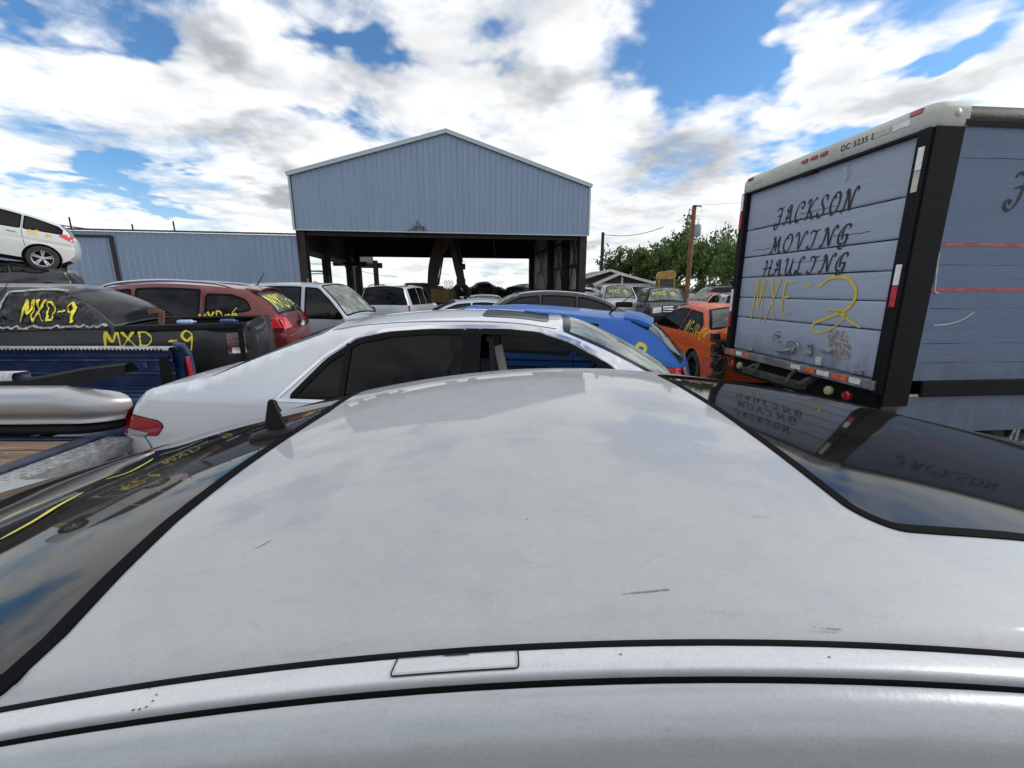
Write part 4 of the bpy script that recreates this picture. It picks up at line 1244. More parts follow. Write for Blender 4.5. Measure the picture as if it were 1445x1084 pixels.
for sd in (-1, 1):
    sweep(prof_g, sd, n2=1).build('roof_groove', simple('groove_shade', (.02, .02, .022), .8), fg)  # groove coloured near black to paint in its recess shade
    sweep(prof_m, sd).build('roof_moulding', SILV3, fg, angle=80)
    sweep(prof_k, sd, n2=1).build('door_gap', GAP, fg)
    sweep(prof_d, sd, -1.35, 1.7).build('door_frame', SILV2, fg, angle=80)
# flap over the roof rack socket
def SM(x, o):
    pm = crom(prof_m, 4)
    return (x, -(hg(x) + o), HC + zr(x) + interp([(a, b) for a, b in pm if a > .0050], o))
fl = rounded([(-.086, .0065), (.0045, .0065), (.005, .0205), (-.088, .0205)], .002, 3)
g = MB(); sheet(g, fl, [], SM, .02, off=.0006, want=(0, -.3, 1)); g.build('rack_flap', SILV3, fg)
g = MB(); ribbon(g, fl, .0011, SM, .0009, (0, -.3, 1), closed=True, step=.004); ribbon(g, [(-.051, .0073), (-.032, .0073)], .0018, SM, .001, (0, -.3, 1)); g.build('flap_gap', GAP, fg)
# aerial
g = MB()
ax, ay = hit(393, 612); az = SF(ax, ay)[2]
rows = []
for i in range(7):
    t = i / 6
    L = .055 * (1 - t) ** .8 + .0; 
prf = [(.0, 1.0), (.004, .96), (.010, .8), (.014, .55)]
rows = [[(ax - .012 + s_ * .046 * math.cos(q), ay + s_ * .022 * math.sin(q), az + h - .002 + .14 * (s_ * .046 * math.cos(q) - .012)) for q in [2 * math.pi * k / 20 for k in range(20)]] for h, s_ in ((-.004, 1.02), (.004, 1.0), (.009, .86), (.012, .6), (.013, .05))]
g.grid(rows, closed=True)
fin = [(.022, .008), (.004, .068), (-.003, .070), (-.008, .066), (-.022, .010)]
g.M = Matrix.Translation((ax - .004, ay, az))
g.prism([(a, b) for a, b in fin], -.0035, .0035, 'y')
g.build('roof_aerial', simple('aerial_black', (.012, .010, .012), .5, spec=.2), fg, bevel=.0015, angle=50)
# yellow marker strokes on the rear glass, scratches and scuffs on the roof
def stroke(px, width, mat, name, parent, off=.0015):
    p = [hit(u, v) for u, v in px]
    p = [q for q in p if q]
    m = MB()
    if len(p) > 2: p = crom(p, 8)
    ribbon(m, p, width, SF, off, (0, 0, 1), step=.006, wfn=lambda t, a: math.sin(math.pi * (.06 + .88 * t)) ** .5)
    return m.build(name, mat, parent)
YM = simple('yellow_marker', (.78, .68, .05), .5, var=.25, scale=20)
for px, wd in (([(1, 762), (20, 752), (50, 735), (85, 713), (117, 696)], .011), ([(150, 677), (180, 668), (205, 655), (216, 648)], .008), ([(1, 736), (30, 722), (70, 706)], .006), ([(20, 728), (60, 709), (120, 684), (170, 666)], .0022), ([(225, 643), (255, 634), (285, 622)], .003)):
    stroke(px, wd, YM, 'marker_stroke', rgo, .001)
SCR = patchy('roof_scratch', (.25, .25, .25), .54)
for px, wd in (([(875, 842), (915, 836), (960, 834), (999, 838)], .0012), ([(610, 868), (640, 838), (668, 812)], .0012), 
              ([(1130, 884), (1180, 890), (1260, 893)], .0009), ([(560, 600), (600, 598), (640, 599)], .001), ([(330, 790), (380, 765), (410, 742)], .0012)):
    stroke(px, wd, SCR, 'scratch', fg, .0006)
for (u, v) in ((204, 968), (212, 972), (221, 981), (216, 990), (198, 1003), (207, 998), (232, 966), (190, 1008), (1170, 928), (876, 924)):
    q_ = None
    r_ = ray(u, v); r_ = r_ / r_.y
    for k_ in range(400):
        t_ = .2 + k_ * .0004; p_ = r_ * t_
        o_ = -(p_.y - .83) - hg(p_.x)
        if .006 < o_ < .023 and p_.z + HC <= SM(p_.x, o_)[2]: q_ = (p_.x, o_); break
    if q_:
        g = MB(); sheet(g, [(q_[0] + .0011 * math.cos(a), q_[1] + .0007 * math.sin(a)) for a in (0, 1.1, 2.3, 3.4, 4.6, 5.5)], [], SM, .01, off=.0004, want=(0, 0, 1)); g.build('grime_spot', simple('brown_grime', (.16, .11, .07), .8), fg)
# glass side, belt and lower body
LB = dict(paint=SILV2, hw=.91, yr=.60, sill=.20, belt=[(-2.3, .82), (3, .96)], wheels=[(-1.45, .33), (1.95, .33)], windows=[], step=.09, r=.05, ta=.10,
          segs=[('tail', [(-2.55, .26), (-2.60, .5), (-2.57, .7), (-2.5, .80)]), ('trunk', [(-2.5, .80), (-2.2, .845), (-1.72, .86)]),
                ('roof', [(-1.72, .86), (-.9, .80), (0, .83), (1.0, .90), (1.85, .99)]), ('hood', [(1.85, .99), (2.3, .94), (2.75, .82)]), ('nose', [(2.75, .82), (2.93, .66), (2.96, .45), (2.9, .26)])], crown=dict(roof=.0, trunk=.03, hood=.04))
lower = Car.__new__(Car)
lower.p = dict(ta=.10, qg=.93, glass=FGLASS, clear=FGLASS, ws=None, rw=None, seams=[[(-.1, .24), (-.1, .84)], [(.95, .26), (1.0, .88)]], inset=.07, lower=.05, surround=None, wheelparts=True, crown={}, nodeck=True, tum=1)
lower.p.update(LB); lower.root = fg; lower.prep(); lower.build()
for sd in (-1, 1):
    g = MB(); rows = []
    for i in range(41):
        x = -1.3 + 2.9 * i / 40
        zt = HC + zr(x) - .104; yt = sd * (hg(x) + .078); zb = lower.ztop(x) - .01; yb = sd * (lower.W(x, zb - .06) - .015)
        if zt < zb + .01: zt = zb + .01
        rows.append([(x, yt + (yb - yt) * k / 4, zt + (zb - zt) * k / 4) for k in range(5)])
    g.grid(rows); g.build('side_window', glass('tinted_glass', .06, dust_sheen=.02, refl=.7), fg)
    lower.sidepatch('tail_lamp', rounded([(-2.42, .60), (-2.05, .64), (-2.05, .76), (-2.42, .76)], .04), REDLENS, (sd,))

# ------------------------------------------------------------------ white sedan just beyond it
WHT = paint('pearl_white', (.66, .675, .70), .30, .12, .1, .9, .03, (.52, .51, .49), scale=2.5)
WROOF = None
p_segs = [('tail', [(-2.36, .30), (-2.42, .5), (-2.41, .78), (-2.30, .97)]),
          ('trunk', [(-2.30, .97), (-2.22, 1.04), (-2.0, 1.085), (-1.86, 1.10)]),
          ('rear_window', [(-1.86, 1.10), (-1.50, 1.245), (-1.12, 1.385)]),
          ('roof', [(-1.12, 1.385), (-.85, 1.432), (-.38, 1.462), (.06, 1.450), (.36, 1.405)]),
          ('windshield', [(.36, 1.405), (.69, 1.265), (1.13, 1.035)]),
          ('hood', [(1.13, 1.035), (1.26, .82), (1.55, .66), (2.15, .60)]),
          ('nose', [(2.15, .60), (2.30, .52), (2.33, .42), (2.28, .28)])]
W1 = [(-1.24, 1.025), (-.215, 1.005), (-.215, 1.402), (-.45, 1.402), (-.68, 1.385), (-.88, 1.345), (-1.05, 1.23)]
W2 = [(-.135, .91), (.78, .90), (.83, 1.05), (.64, 1.21), (.42, 1.325), (.22, 1.385), (.05, 1.402), (-.135, 1.405)]
CHR = [(-1.33, 1.012), (.85, .975), (.87, 1.035), (.67, 1.225), (.46, 1.345), (.24, 1.41), (.05, 1.427), (-.2, 1.430), (-.45, 1.425), (-.70, 1.408), (-.90, 1.37), (-1.08, 1.25)]
sed = Car('white_sedan', 'white sedan with dark tinted rear glass and open front window behind the silver roof', 'car', (-.03, 3.22, -.03), R(-3.5),
          dict(segs=p_segs, hw=.90, yr=.595, paint=WHT, belt=[(-2.3, 1.0), (-.3, .98), (0, .92), (2, .88)], windows=[dict(poly=rounded(W1, .03, 4)), dict(poly=rounded(W2, .03, 4), open=-1, mat=glass('clear_car_glass', .55, (.9, 1, .93), .02, .3, dcol=(.5, .55, .5)))],
               chrome=rounded(CHR, .03, 4), step=.045, glass=glass('limo_glass', .012, (1, 1, 1), .01, .004, .45), seams=[[(-.175, .25), (-.175, 1.43)], [(.85, .28), (.92, .75), (.90, .97)], [(-1.0, .45), (-1.2, .8), (-1.33, 1.01)]],
               handles=[(-.95, .88), (.1, .86)], r=.06, crown=dict(roof=.05), seats=[(-.25, 1), (-1.1, 0)], ta=.12, surround=TRIMB, wheels=[(-1.35, .33), (1.42, .33)])).build()
S_ = sed.side(-1)
g = MB(); ribbon(g, [(-.93, 1.03), (-.93, 1.33)], .035, S_, .004, (0, -1, 0)); g.build('window_divider', [TRIMB, GALV], sed.root)
g = MB(); ribbon(g, [(-.175, 1.0), (-.175, 1.419)], .085, S_, .004, (0, -1, 0)); g.build('pillar_trim', TRIMB, sed.root)
g = MB(); ribbon(g, [(-.09, 1.37), (-.06, 1.38), (-.02, 1.0)], .03, S_, -.02, (0, -1, 0)); g.build('belt_pillar', BLACKP, sed.root)
g = MB(); ribbon(g, [(-.02, 1.36), (.02, 1.2), (.04, .98)], .05, S_, -.09, (0, -1, 0), thick=.02); g.build('seat_belt', simple('beige_belt', (.22, .20, .17), .8), sed.root)
roofS = sed.strip('roof')
# the seam running along each side of the roof
for sd in (-1, 1):
    g = MB(); L = sed.seglen('roof')
    ribbon(g, [(sd * .545, .02), (sd * .555, L * .5), (sd * .55, L - .02)], .012, roofS, .0015, (0, 0, 1), step=.04); g.build('roof_seam', GAP, sed.root)
    g = MB(); sheet(g, rounded([(-.42, .98), (.42, .98), (.40, 1.42), (-.40, 1.42)], .06), [], roofS, .06, off=.004, want=(0, 0, 1))
    if sd == 1: g.build('sunroof_glass', simple('sunroof_tint', (.035, .032, .032), .12), sed.root)
sed.sidepatch('tail_lamp', rounded([(-2.42, .90), (-2.11, .86), (-2.08, .83), (-2.14, .765), (-2.42, .75)], .02, 4), REDLENS, off=.006)
sed.sidepatch('tail_lamp', rounded([(-2.42, .805), (-2.30, .79), (-2.19, .78), (-2.24, .752), (-2.42, .750)], .012, 3), simple('reverse_lens', (.42, .36, .34), .2, coat=1), off=.009)
sed.endpatch('tail_lamp', 'tail', rounded([(.50, .52), (.80, .52), (.80, .67), (.50, .67)], .03), REDLENS)
g = MB(); ribbon(g, crom([(-2.25, .75), (-2.22, .70), (-2.16, .62)], 6), .008, S_, .002, (0, -1, 0)); g.build('bumper_seam', GAP, sed.root)
sed.mirror(.80, 1.02, BLACKP, (1,))
g = MB(); c_ = Vector((.78, -.52, 1.07))
# ------------------------------------------------------------------ blue hatchback
BLUE = paint('bright_blue', (.002, .11, .46), .4, .05, .0, .30, .04, (.05, .12, .3), scale=2)
bh = Car('blue_hatchback', 'bright blue hatchback with a roof spoiler and a yellow figure on its rear quarter', 'car', (-.03, 5.35, -.09), (0, R(-1.5), R(163)),
         dict(segs=hatch_segs(1.50, -2.05, 2.1, -1.42, .5, 1.35, 1.03, .96), hw=.87, yr=.58, paint=BLUE, belt=[(-2, 1.10), (2, 1.03)], windows=[dict(x=(-1.12, -.95)), dict(x=(-.88, -.05)), dict(x=(.03, 1.4))],
              step=.07, seams=[[(-.92, .5), (-.92, 1.4)], [(-.01, .28), (-.01, 1.4)], [(1.0, .3), (1.05, .95)]], handles=[(-.75, .9), (.15, .88)], glass=MATS['tinted_glass'])).build()
g = MB(); S_ = bh.strip('roof')
rows = []
for k in range(13):
    y = -.52 + 1.04 * k / 12; a = S_(y, -.01)
    rows.append([(a[0] + .06, y, a[2] + .028), (a[0] - .10, y, a[2] + .012 - .01 * abs(y)), (a[0] - .24 + .05 * abs(y) ** 2, y, a[2] - .045), (a[0] - .22 + .05 * abs(y) ** 2, y, a[2] - .065), (a[0] - .02, y, a[2] - .03)])
g.grid(rows); g.add(rows[0], [(0, 1, 2, 3, 4)]); g.add(rows[-1], [(0, 1, 2, 3, 4)]); g.build('spoiler', BLUE, bh.root, angle=50)
bh.sidepatch('tail_lamp', rounded([(-1.98, .90), (-1.62, .96), (-1.72, 1.03), (-1.98, 1.02)], .03), BRIGHTRED)
bh.endpatch('tail_lamp', 'tail', rounded([(.48, .60), (.80, .58), (.80, .76), (.60, .74)], .03), CLEARLENS)
bh.write_side('paint_marking', '.2', 1, -1.40, 1.06, .17, .028, SPRAY, wid=.9)
g = MB(); a = roofp = S_(0.30, .22); g.tube([(a[0], a[1], a[2]), (a[0] - .10, a[1], a[2] + .10), (a[0] - .28, a[1], a[2] + .26)], [.012, .006, .004], 6); g.build('aerial', BLACKP, bh.root)
bh.mirror(.95, 1.0, BLUE)

# ------------------------------------------------------------------ dark crossover behind it
DGRY = paint('dark_slate', (.012, .014, .018), .4, .1, .1, .5, .04, scale=2)
dk = Car('slate_crossover', 'dark slate crossover with bright roof rail showing just over the blue hatchback', 'car', (.70, 11.3, -.03), R(179),
         dict(segs=hatch_segs(1.60, -2.2, 2.2, -1.15, .5, 1.4, 1.08, 1.0), hw=.90, yr=.60, paint=DGRY, belt=[(-2, 1.06), (2, .98)], windows=[dict(x=(-1.75, -.95)), dict(x=(-.88, -.05)), dict(x=(.03, 1.4))], step=.09, glass=MATS['tinted_glass'])).build()
dk.rails(-1.2, .62, .03, CHROME, .03)

# ------------------------------------------------------------------ orange sedan
ORG = paint('faded_orange', (.60, .085, .004), .5, .10, .0, .25, .06, (.48, .10, .02), scale=2.2)
og = Car('orange_sedan', 'orange sedan with yellow letters sprayed on its rear quarter beside the box truck', 'car', (4.15, 8.85, -.07), R(88),
         dict(segs=sedan_segs(1.40, -2.2, 2.25, -1.62, -1.08, .35, 1.15, 1.0, .92), hw=.85, yr=.56, paint=ORG, belt=[(-2.2, .95), (2, .90)], windows=[dict(x=(-1.42, -.55)), dict(x=(-.47, 1.1))],
              step=.07, seams=[[(-1.12, .62), (-1.02, .95), (-1.2, 1.2)], [(-.5, .26), (-.5, 1.33)], [(.75, .3), (.8, .9)]], handles=[(-.85, .84), (.0, .82)], rw=glass('clear_car_glass', .55, (.9, 1, .93), .02, .3, dcol=(.5, .55, .5)), rim=BLACKP, seats=[(-.1, 1), (-1.0, 0)], seatmat=simple('grey_cloth', (.2, .2, .2), .9), wheels=[(-1.3, .31), (1.35, .31)])).build()
og.write_side('paint_marking', 'NS-19-09', 1, -.78, .92, .23, .018, SPRAY, wid=.62, rise=-.14, jitter=.03)
og.endpatch('tail_lamp', 'tail', rounded([(.45, .42), (.78, .40), (.78, .62), (.45, .60)], .03), REDLENS)
og.sidepatch('tail_lamp', rounded([(-2.18, .68), (-1.98, .70), (-1.98, .84), (-2.16, .84)], .02), REDLENS)
og.sidepatch('bumper_cover', [(-2.16, .30), (-1.70, .30), (-1.70, .58), (-2.19, .58)], simple('sun_faded_bumper', (.46, .07, .05), .6, var=.2), (1,), off=.004)
g = MB(); n = 14
rows = [[(-2.02 + .26 * math.cos(2 * math.pi * k / n) * s_, .42 + .34 * math.sin(2 * math.pi * k / n) * s_ , 1.0 + h + .02 * math.sin(k * 2.1)) for k in range(n)] for h, s_ in ((-.06, 1), (.03, .98), (.085, .7), (.09, .05))]
g.grid(rows, closed=True); g.build('bent_trunk_corner', ORG, og.root)
eng = thing('scrap_part', 'muddy dark mechanical part hanging at the truck corner in front of the orange sedan', 'scrap', (3.22, 6.55, 0))
g = MB(); rn = random.Random(4)
for k in range(26):
    z_ = .12 + k * .032
    if k % 3: g.box((rn.uniform(-.08, .08), rn.uniform(-.12, .12), z_), (rn.uniform(.04, .14), rn.uniform(.04, .16), rn.uniform(.03, .1)), rot=Matrix.Rotation(rn.uniform(-1, 1), 3, 'XYZ'[k % 3]))
    else: g.lathe([(.001, -.05), (.06, -.05), (.07, -.03), (.05, 0), (.07, .03), (.001, .05)], 'xyz'[(k // 3) % 3], 12, (rn.uniform(-.06, .08), rn.uniform(-.1, .1), z_))
g.tube(crom([(0, -.1, .2), (.1, -.14, .5), (0, -.1, .8), (-.05, .1, .9)], 5), .018, 6); g.tube([(0, 0, 0), (0, 0, .5)], .05)
g.build('engine_part', simple('muddy_metal', (.035, .028, .022), .8, var=.5, scale=10), eng)

# ------------------------------------------------------------------ maroon crossover
MAR = paint('maroon', (.15, .010, .010), .3, .16, .3, .9, .05, (.22, .13, .11), scale=2)
mr = Car('maroon_crossover', 'maroon crossover with silver roof rails and yellow letters on quarter and rear window', 'car', (-6.3, 7.62, .06), R(191),
         dict(segs=[('tail', [(-2.22, .36), (-2.30, .6), (-2.28, .9), (-2.20, 1.13)]), ('rear_window', [(-2.20, 1.13), (-2.02, 1.36), (-1.72, 1.57)]),
                    ('roof', [(-1.72, 1.57), (-1.0, 1.645), (-.3, 1.67), (.45, 1.60)]), ('windshield', [(.45, 1.60), (.95, 1.38), (1.4, 1.10)]), ('hood', [(1.4, 1.10), (1.9, 1.0), (2.2, .86)]), ('nose', [(2.2, .86), (2.34, .7), (2.36, .5), (2.3, .34)])],
              hw=.90, yr=.62, sill=.28, paint=MAR, belt=[(-2.2, 1.16), (-1.5, 1.08), (2, .98)], windows=[dict(poly=rounded([(-1.80, 1.24), (-1.12, 1.13), (-1.12, 1.50), (-1.5, 1.49), (-1.72, 1.40)], .05)), dict(x=(-1.02, -.10)), dict(x=(-.02, 1.4))],
              step=.06, seams=[[(-1.0, .55), (-1.08, 1.1), (-1.08, 1.5)], [(-.06, .32), (-.06, 1.5)], [(1.05, .35), (1.1, 1.0)]], handles=[(-.85, .98), (.1, .96)], wheels=[(-1.42, .36), (1.38, .36)], rw=glass('smoky_rear_glass', .12, (1, 1, .95), .02, .25, 1.0))).build()
mr.rails(-1.50, .50, .05, ALLOY, .045)
mr.write_side('paint_marking', 'MXD-6', 1, -1.02, .99, .20, .025, SPRAY, wid=.68, rise=.22, jitter=.1)
mr.write_strip('paint_marking', 'MXD', 'rear_window', -.52, .10, .34, .03, dx=1, wid=.9) if False else None
Srw = mr.strip('rear_window')
g = MB(); write(g, 'MXD-6', .58, .12, .30, .03, Srw, (-1, 0, .5), dx=-1, wid=.75); g.build('paint_marking', SPRAYG, mr.root)
mr.sidepatch('tail_lamp', rounded([(-2.27, 1.13), (-1.85, 1.09), (-1.80, 1.04), (-1.98, .94), (-2.28, .93)], .03), BRIGHTRED)
mr.endpatch('tail_lamp', 'tail', rounded([(.52, .58), (.80, .56), (.82, .76), (.60, .76)], .03), BRIGHTRED)
mr.endpatch('chrome_bar', 'tail', rounded([(-.26, .56), (.26, .56), (.26, .64), (-.26, .64)], .01), CHROME, .012, mirror=False)
St = mr.strip('tail')
g = MB(); ribbon(g, [(.07 * math.cos(q), .70 + .06 * math.sin(q)) for q in [2 * math.pi * k / 24 for k in range(24)]], .014, St, .01, (-1, 0, 0), closed=True, step=.02); ribbon(g, [(-.08, .70), (.08, .70)], .016, St, .012, (-1, 0, 0)); g.build('badge', CHROME, mr.root)
g = MB(); S_ = mr.strip('roof'); rows = []
for k in range(13):
    y = -.56 + 1.12 * k / 12; a = S_(y, -.02)
    rows.append([(a[0] + .08, y, a[2] + .03), (a[0] - .16 + .06 * y * y, y, a[2] - .0), (a[0] - .15 + .06 * y * y, y, a[2] - .03), (a[0] + .02, y, a[2] - .03)])
g.grid(rows); g.add(rows[0], [(0, 1, 2, 3)]); g.add(rows[-1], [(0, 1, 2, 3)]); g.build('spoiler', MAR, mr.root, angle=50)
g = MB(); a = S_(-.1, .12); g.tube([(a[0], a[1], a[2]), (a[0] - .16, a[1], a[2] + .24)], [.01, .006], 6); g.lathe([(.03, 0), (.02, .03), (.001, .03)], 'z', 10, a); g.build('aerial', BLACKP, mr.root)
g = MB(); a = Srw(0.05, .06); b = Srw(-.3, .14); g.bar((a[0] - .02, a[1], a[2] + .02), (b[0] - .02, b[1], b[2] + .02), .025); g.build('wiper', BLACKP, mr.root)

# ------------------------------------------------------------------ pickups
def pickup_segs(back=-2.95, front=2.75, bedz=1.2, cabr=-1.05, z=1.85, zh=1.15, wt=.35, cowl=.95, rs=.12):
    return [('tail', [(back + .02, .5), (back, .8), (back + .01, bedz)]),
            ('bed', [(back + .01, bedz), ((back + cabr) / 2, bedz + .002), (cabr - .06, bedz)]),
            ('rear_window', [(cabr - .06, bedz), (cabr + rs * .35, (bedz + z) / 2), (cabr + rs, z - .05)]),
            ('roof', [(cabr + rs, z - .05), (cabr + .6, z), (-.1, z), (wt, z - .05)]),
            ('windshield', [(wt, z - .05), ((wt + cowl) / 2, (z + zh) / 2 + .03), (cowl, zh + .02)]),
            ('hood', [(cowl, zh + .02), (1.8, zh - .01), (front - .15, zh - .08)]),
            ('nose', [(front - .15, zh - .08), (front, zh - .25), (front + .02, .65), (front - .03, .4)])]
def bed_box(c, x0, x1, z, mt, floor=.78, rail=BLACKP, tailgate=True, wall=.07):
    g = MB()
    for sd in (-1, 1):
        y0 = sd * (c.W((x0 + x1) / 2, z - .1) - wall)
        rows = [[(x, y0, zz) for x in [x0 + .03 + (x1 - x0 - .06) * k / 20 for k in range(21)]] for zz in (floor, floor + .15, z - .06, z - .03)]
        g.grid(rows)
        g.box(((x0 + x1) / 2, y0 - sd * .0, z - .075), (x1 - x0 - .1, .05, .03))
    g.box((x1 - .03, 0, (floor + z) / 2), (.04, 2 * c.p['hw'] - .2, z - floor))
    if tailgate: g.box((x0 + .04, 0, (floor + z) / 2), (.05, 2 * c.p['hw'] - .16, z - floor - .02))
    g.build('bed_liner', mt, c.root, smooth=False)
    g = MB(); g.box(((x0 + x1) / 2, 0, floor - .02), (x1 - x0, 2 * c.p['hw'] - .12, .04))
    for k in range(9): g.box(((x0 + x1) / 2, -.6 + .15 * k, floor + .008), (x1 - x0 - .1, .05, .02))
    g.build('bed_floor', mt, c.root, smooth=False)
    for sd in (-1, 1):
        g = MB(); pts = [(x0 + (x1 - x0) * k / 16) for k in range(17)]
        rows = [[(x, sd * (c.W(x, z - .08) - a), z + b) for x in pts] for a, b in ((.0, -.05), (-.003, -.012), (.012, .010), (wall + .03, .010), (wall + .045, -.015), (wall + .02, -.03))]
        g.grid(rows); g.build('bed_rail', rail, c.root, angle=50)
BLKP = paint('black_pickup_paint', (.004, .004, .005), .3, .18, .05, .4, .06, (.05, .05, .05), (.4, 2, 2), 2.5)
bp = Car('black_pickup', 'black pickup with yellow lettered plastic taped over its rear cab window', 'pickup truck', (-6.19, 4.77, -.03), R(200),
         dict(segs=pickup_segs(-2.95, 2.75, 1.27, -1.68, 1.68, 1.15, rs=.45), hw=.95, yr=.62, sill=.42, paint=BLKP, belt=[(-3, 1.26), (-1.2, 1.26), (2.7, 1.15)], windows=[dict(x=(-.70, 1.0))],
              step=.07, seams=[[(-1.70, .45), (-1.71, 1.27)], [(-.78, .45), (-.78, 1.72)]], wheels=[(-1.75, .38), (1.75, .38)], nodeck=True, handles=[(-.2, 1.08)], rw=TRIMB)).build()
bed_box(bp, -2.93, -1.76, 1.27, BLACKP)
# plastic sheet: crumpled over the extended-cab window
def SPL(x, z):
    w_ = bp.W(x, max(1.2, z))
    n_ = .030 * abs(mnoise.noise((x * 6, z * 9, 1.0))) + .022 * mnoise.noise((x * 13 + z * 4, z * 18, 4)) + .01 * mnoise.noise((x * 40, z * 34, 2))
    return (x, w_ + .02 + n_, z)
g = MB(); sheet(g, rounded([(-1.70, 1.26), (-.80, 1.26), (-.84, 1.65), (-1.26, 1.645), (-1.46, 1.52)], .03), [], SPL, .022, want=(0, 1, 0))
g.build('plastic_sheet', simple('black_plastic_sheet', (.008, .009, .008), .3, var=.8, scale=5, coat=.2, spec=.35), bp.root)
g = MB(); write(g, 'MXD-9', -1.02, 1.35, .21, .019, SPL, (0, 1, 0), off=.012, dx=-1, wid=.46, rise=-.06, jitter=.1, slant=-.05); g.build('paint_marking', SPRAY, bp.root)
g = MB(); rn = random.Random(8)
pts = [(-1.70 + .93 * k / 30, 1.285 + .015 * rn.uniform(-1, 1)) for k in range(31)]
ribbon(g, pts, .03, SPL, .010, (0, 1, 0), wfn=lambda t, a: .5 + .7 * abs(mnoise.noise((t * 17, 0, 0)))); ribbon(g, [(-.82, 1.29), (-.82, 1.45), (-.86, 1.63), (-1.1, 1.655), (-1.3, 1.65)], .02, SPL, .012, (0, 1, 0))
g.build('tape', simple('grey_tape', (.28, .29, .29), .45, var=.4, scale=20), bp.root)
bp.write_side('paint_marking', 'MXD', 1, -1.66, 1.06, .16, .022, SPRAY, wid=.95)
bp.write_side('paint_marking', '-9', 1, -2.20, .99, .22, .022, SPRAY, wid=.75)
g = MB(); write(g, 'Z', .2, 1.4, .34, .024, bp.side(1), (0, 1, 0), off=.012, dx=-1, wid=.9); g.build('paint_marking', SPRAY, bp.root)
fonttext('F-150', 'badge', .06, simple('badge_grey', (.4, .4, .42), .3), bp.root, facing((.35, bp.W(.3, 1.1) + .012, 1.17), (-1, 0, 0), (0, 0, 1))) if False else None
bp.sidepatch('tail_lamp', rounded([(-2.93, .92), (-2.74, .92), (-2.74, 1.17), (-2.93, 1.17)], .03), simple('dark_red_lens', (.09, .02, .025), .15, coat=1), (-1, 1))
bp.sidepatch('reverse_lamp', rounded([(-2.92, .93), (-2.78, .93), (-2.78, 1.0), (-2.92, 1.0)], .02), CLEARLENS, (-1, 1), off=.009)
g = MB(); write(g, 'MX', .5, .32, .25, .02, bp.strip('tail'), (-1, 0, 0), dx=-1) if False else g.box((-2.955, .0, 1.20), (.03, 1.5, .05)); g.build('tailgate_lip', BLACKP, bp.root, bevel=.01)
# small things resting on the bed rail
rp_ = thing('rusty_bracket', 'rusty brown bracket standing on the black pickup bed rail', 'bracket', (-3.80, 4.62, 1.26), R(20))
g = MB(); g.box((0, 0, .10), (.07, .03, .2), rot=Matrix.Rotation(R(10), 3, 'Y')); g.box((-.05, 0, .19), (.12, .05, .05)); g.lathe([(.001, -.03), (.035, -.03), (.035, .03), (.001, .03)], 'y', 12, (-.11, 0, .18)); g.build('bracket_body', RUSTY, rp_, bevel=.004); rp_.scale = (.75, .75, .75)
for lab, xx_, col in (('pale blue bottle lying on the black pickup bed rail', -3.60, (.35, .5, .7)), ('small dark blue tool lying on the black pickup bed rail', -3.22, (.04, .08, .25))):
    t_ = thing('bottle' if 'bottle' in lab else 'hand_tool', lab, 'bottle' if 'bottle' in lab else 'tool', (xx_, 4.63 + .36 * (xx_ + 3.8), 1.26), R(20))
    g = MB(); g.tube([(-.09, 0, .02), (-.07, 0, .022), (.05, 0, .022), (.065, 0, .022), (.09, 0, .022)], [.012, .024, .024, .01, .01], 10); g.build('bottle_body' if 'bottle' in lab else 'tool_body', simple('plastic_%d' % int(-xx_ * 100), col, .4), t_)

DBLU = paint('worn_dark_blue', (.006, .022, .085), .4, .30, .1, .4, .1, (.16, .20, .26), (1, 1, 1), 3.2)
bl = Car('blue_pickup', 'worn dark blue pickup with a pale ribbed bed rail cap behind the bumper cover', 'pickup truck', (-6.2, 3.40, -.10), R(180),
         dict(segs=[('tail', [(-2.93, .5), (-2.95, .62), (-2.95, .72)]), ('bed', [(-2.95, .72), (-2.955, 1.0), (-2.93, 1.18), (-1.9, 1.182), (-.81, 1.18)])] + pickup_segs(-2.95, 2.75, 1.18, -.75, 1.75, 1.05)[2:], hw=.74, yr=.60, sill=.42, paint=DBLU, belt=[(-3, 1.16), (2.7, 1.05)], windows=[dict(x=(-.6, 1.0))], step=.08, ta=.05, wheels=[(-1.75, .36), (1.75, .36)], nodeck=True)).build()
RIBR = simple('ribbed_aluminium_cap', (.50, .51, .50), .4, .5, var=.3, scale=30)
bed_box(bl, -2.93, -.82, 1.18, DBLU, rail=RIBR, tailgate=False)
g = MB()
for k in range(52):
    x = -2.86 + k * .038
    g.box((x, -(bl.W(x, 1.1) - .118), 1.165), (.012, .006, .028))
g.build('cap_ribs', BLACKP, bl.root, smooth=False)
g = MB(); yy = -(bl.W(-2, 1.1) - .075)
g.box((-1.9, yy + .004, 1.06), (2.0, .012, .015)); g.box((-1.9, yy + .004, .93), (2.0, .012, .012))
for k in range(4): g.box((-2.75 + .12 * k, yy + .006, .98 + .03 * (k % 2)), (.04, .01, .05))
g.build('bed_liner', simple('scuffed_blue', (.05, .09, .17), .5, var=.5, scale=12), bl.root, smooth=False)
g = MB(); pts = [(-2.955, -.80, .72), (-2.96, -.80, .95), (-2.955, -.79, 1.10), (-2.93, -.77, 1.18), (-2.86, -.75, 1.205)]
g.tube(pts, [.02, .03, .035, .035, .03], 10); g.build('corner_cap', DBLU, bl.root)
g = MB(); g.box((-2.965, -.765, .97), (.03, .06, .22)); g.build('tail_lamp', REDLENS, bl.root, bevel=.01)
g = MB(); g.prism(rounded([(-2.90, .80), (-2.76, .80), (-2.78, 1.08), (-2.86, 1.12)], .03), yy + .004, yy + .014, 'y'); g.build('lamp_recess', GAP, bl.root)

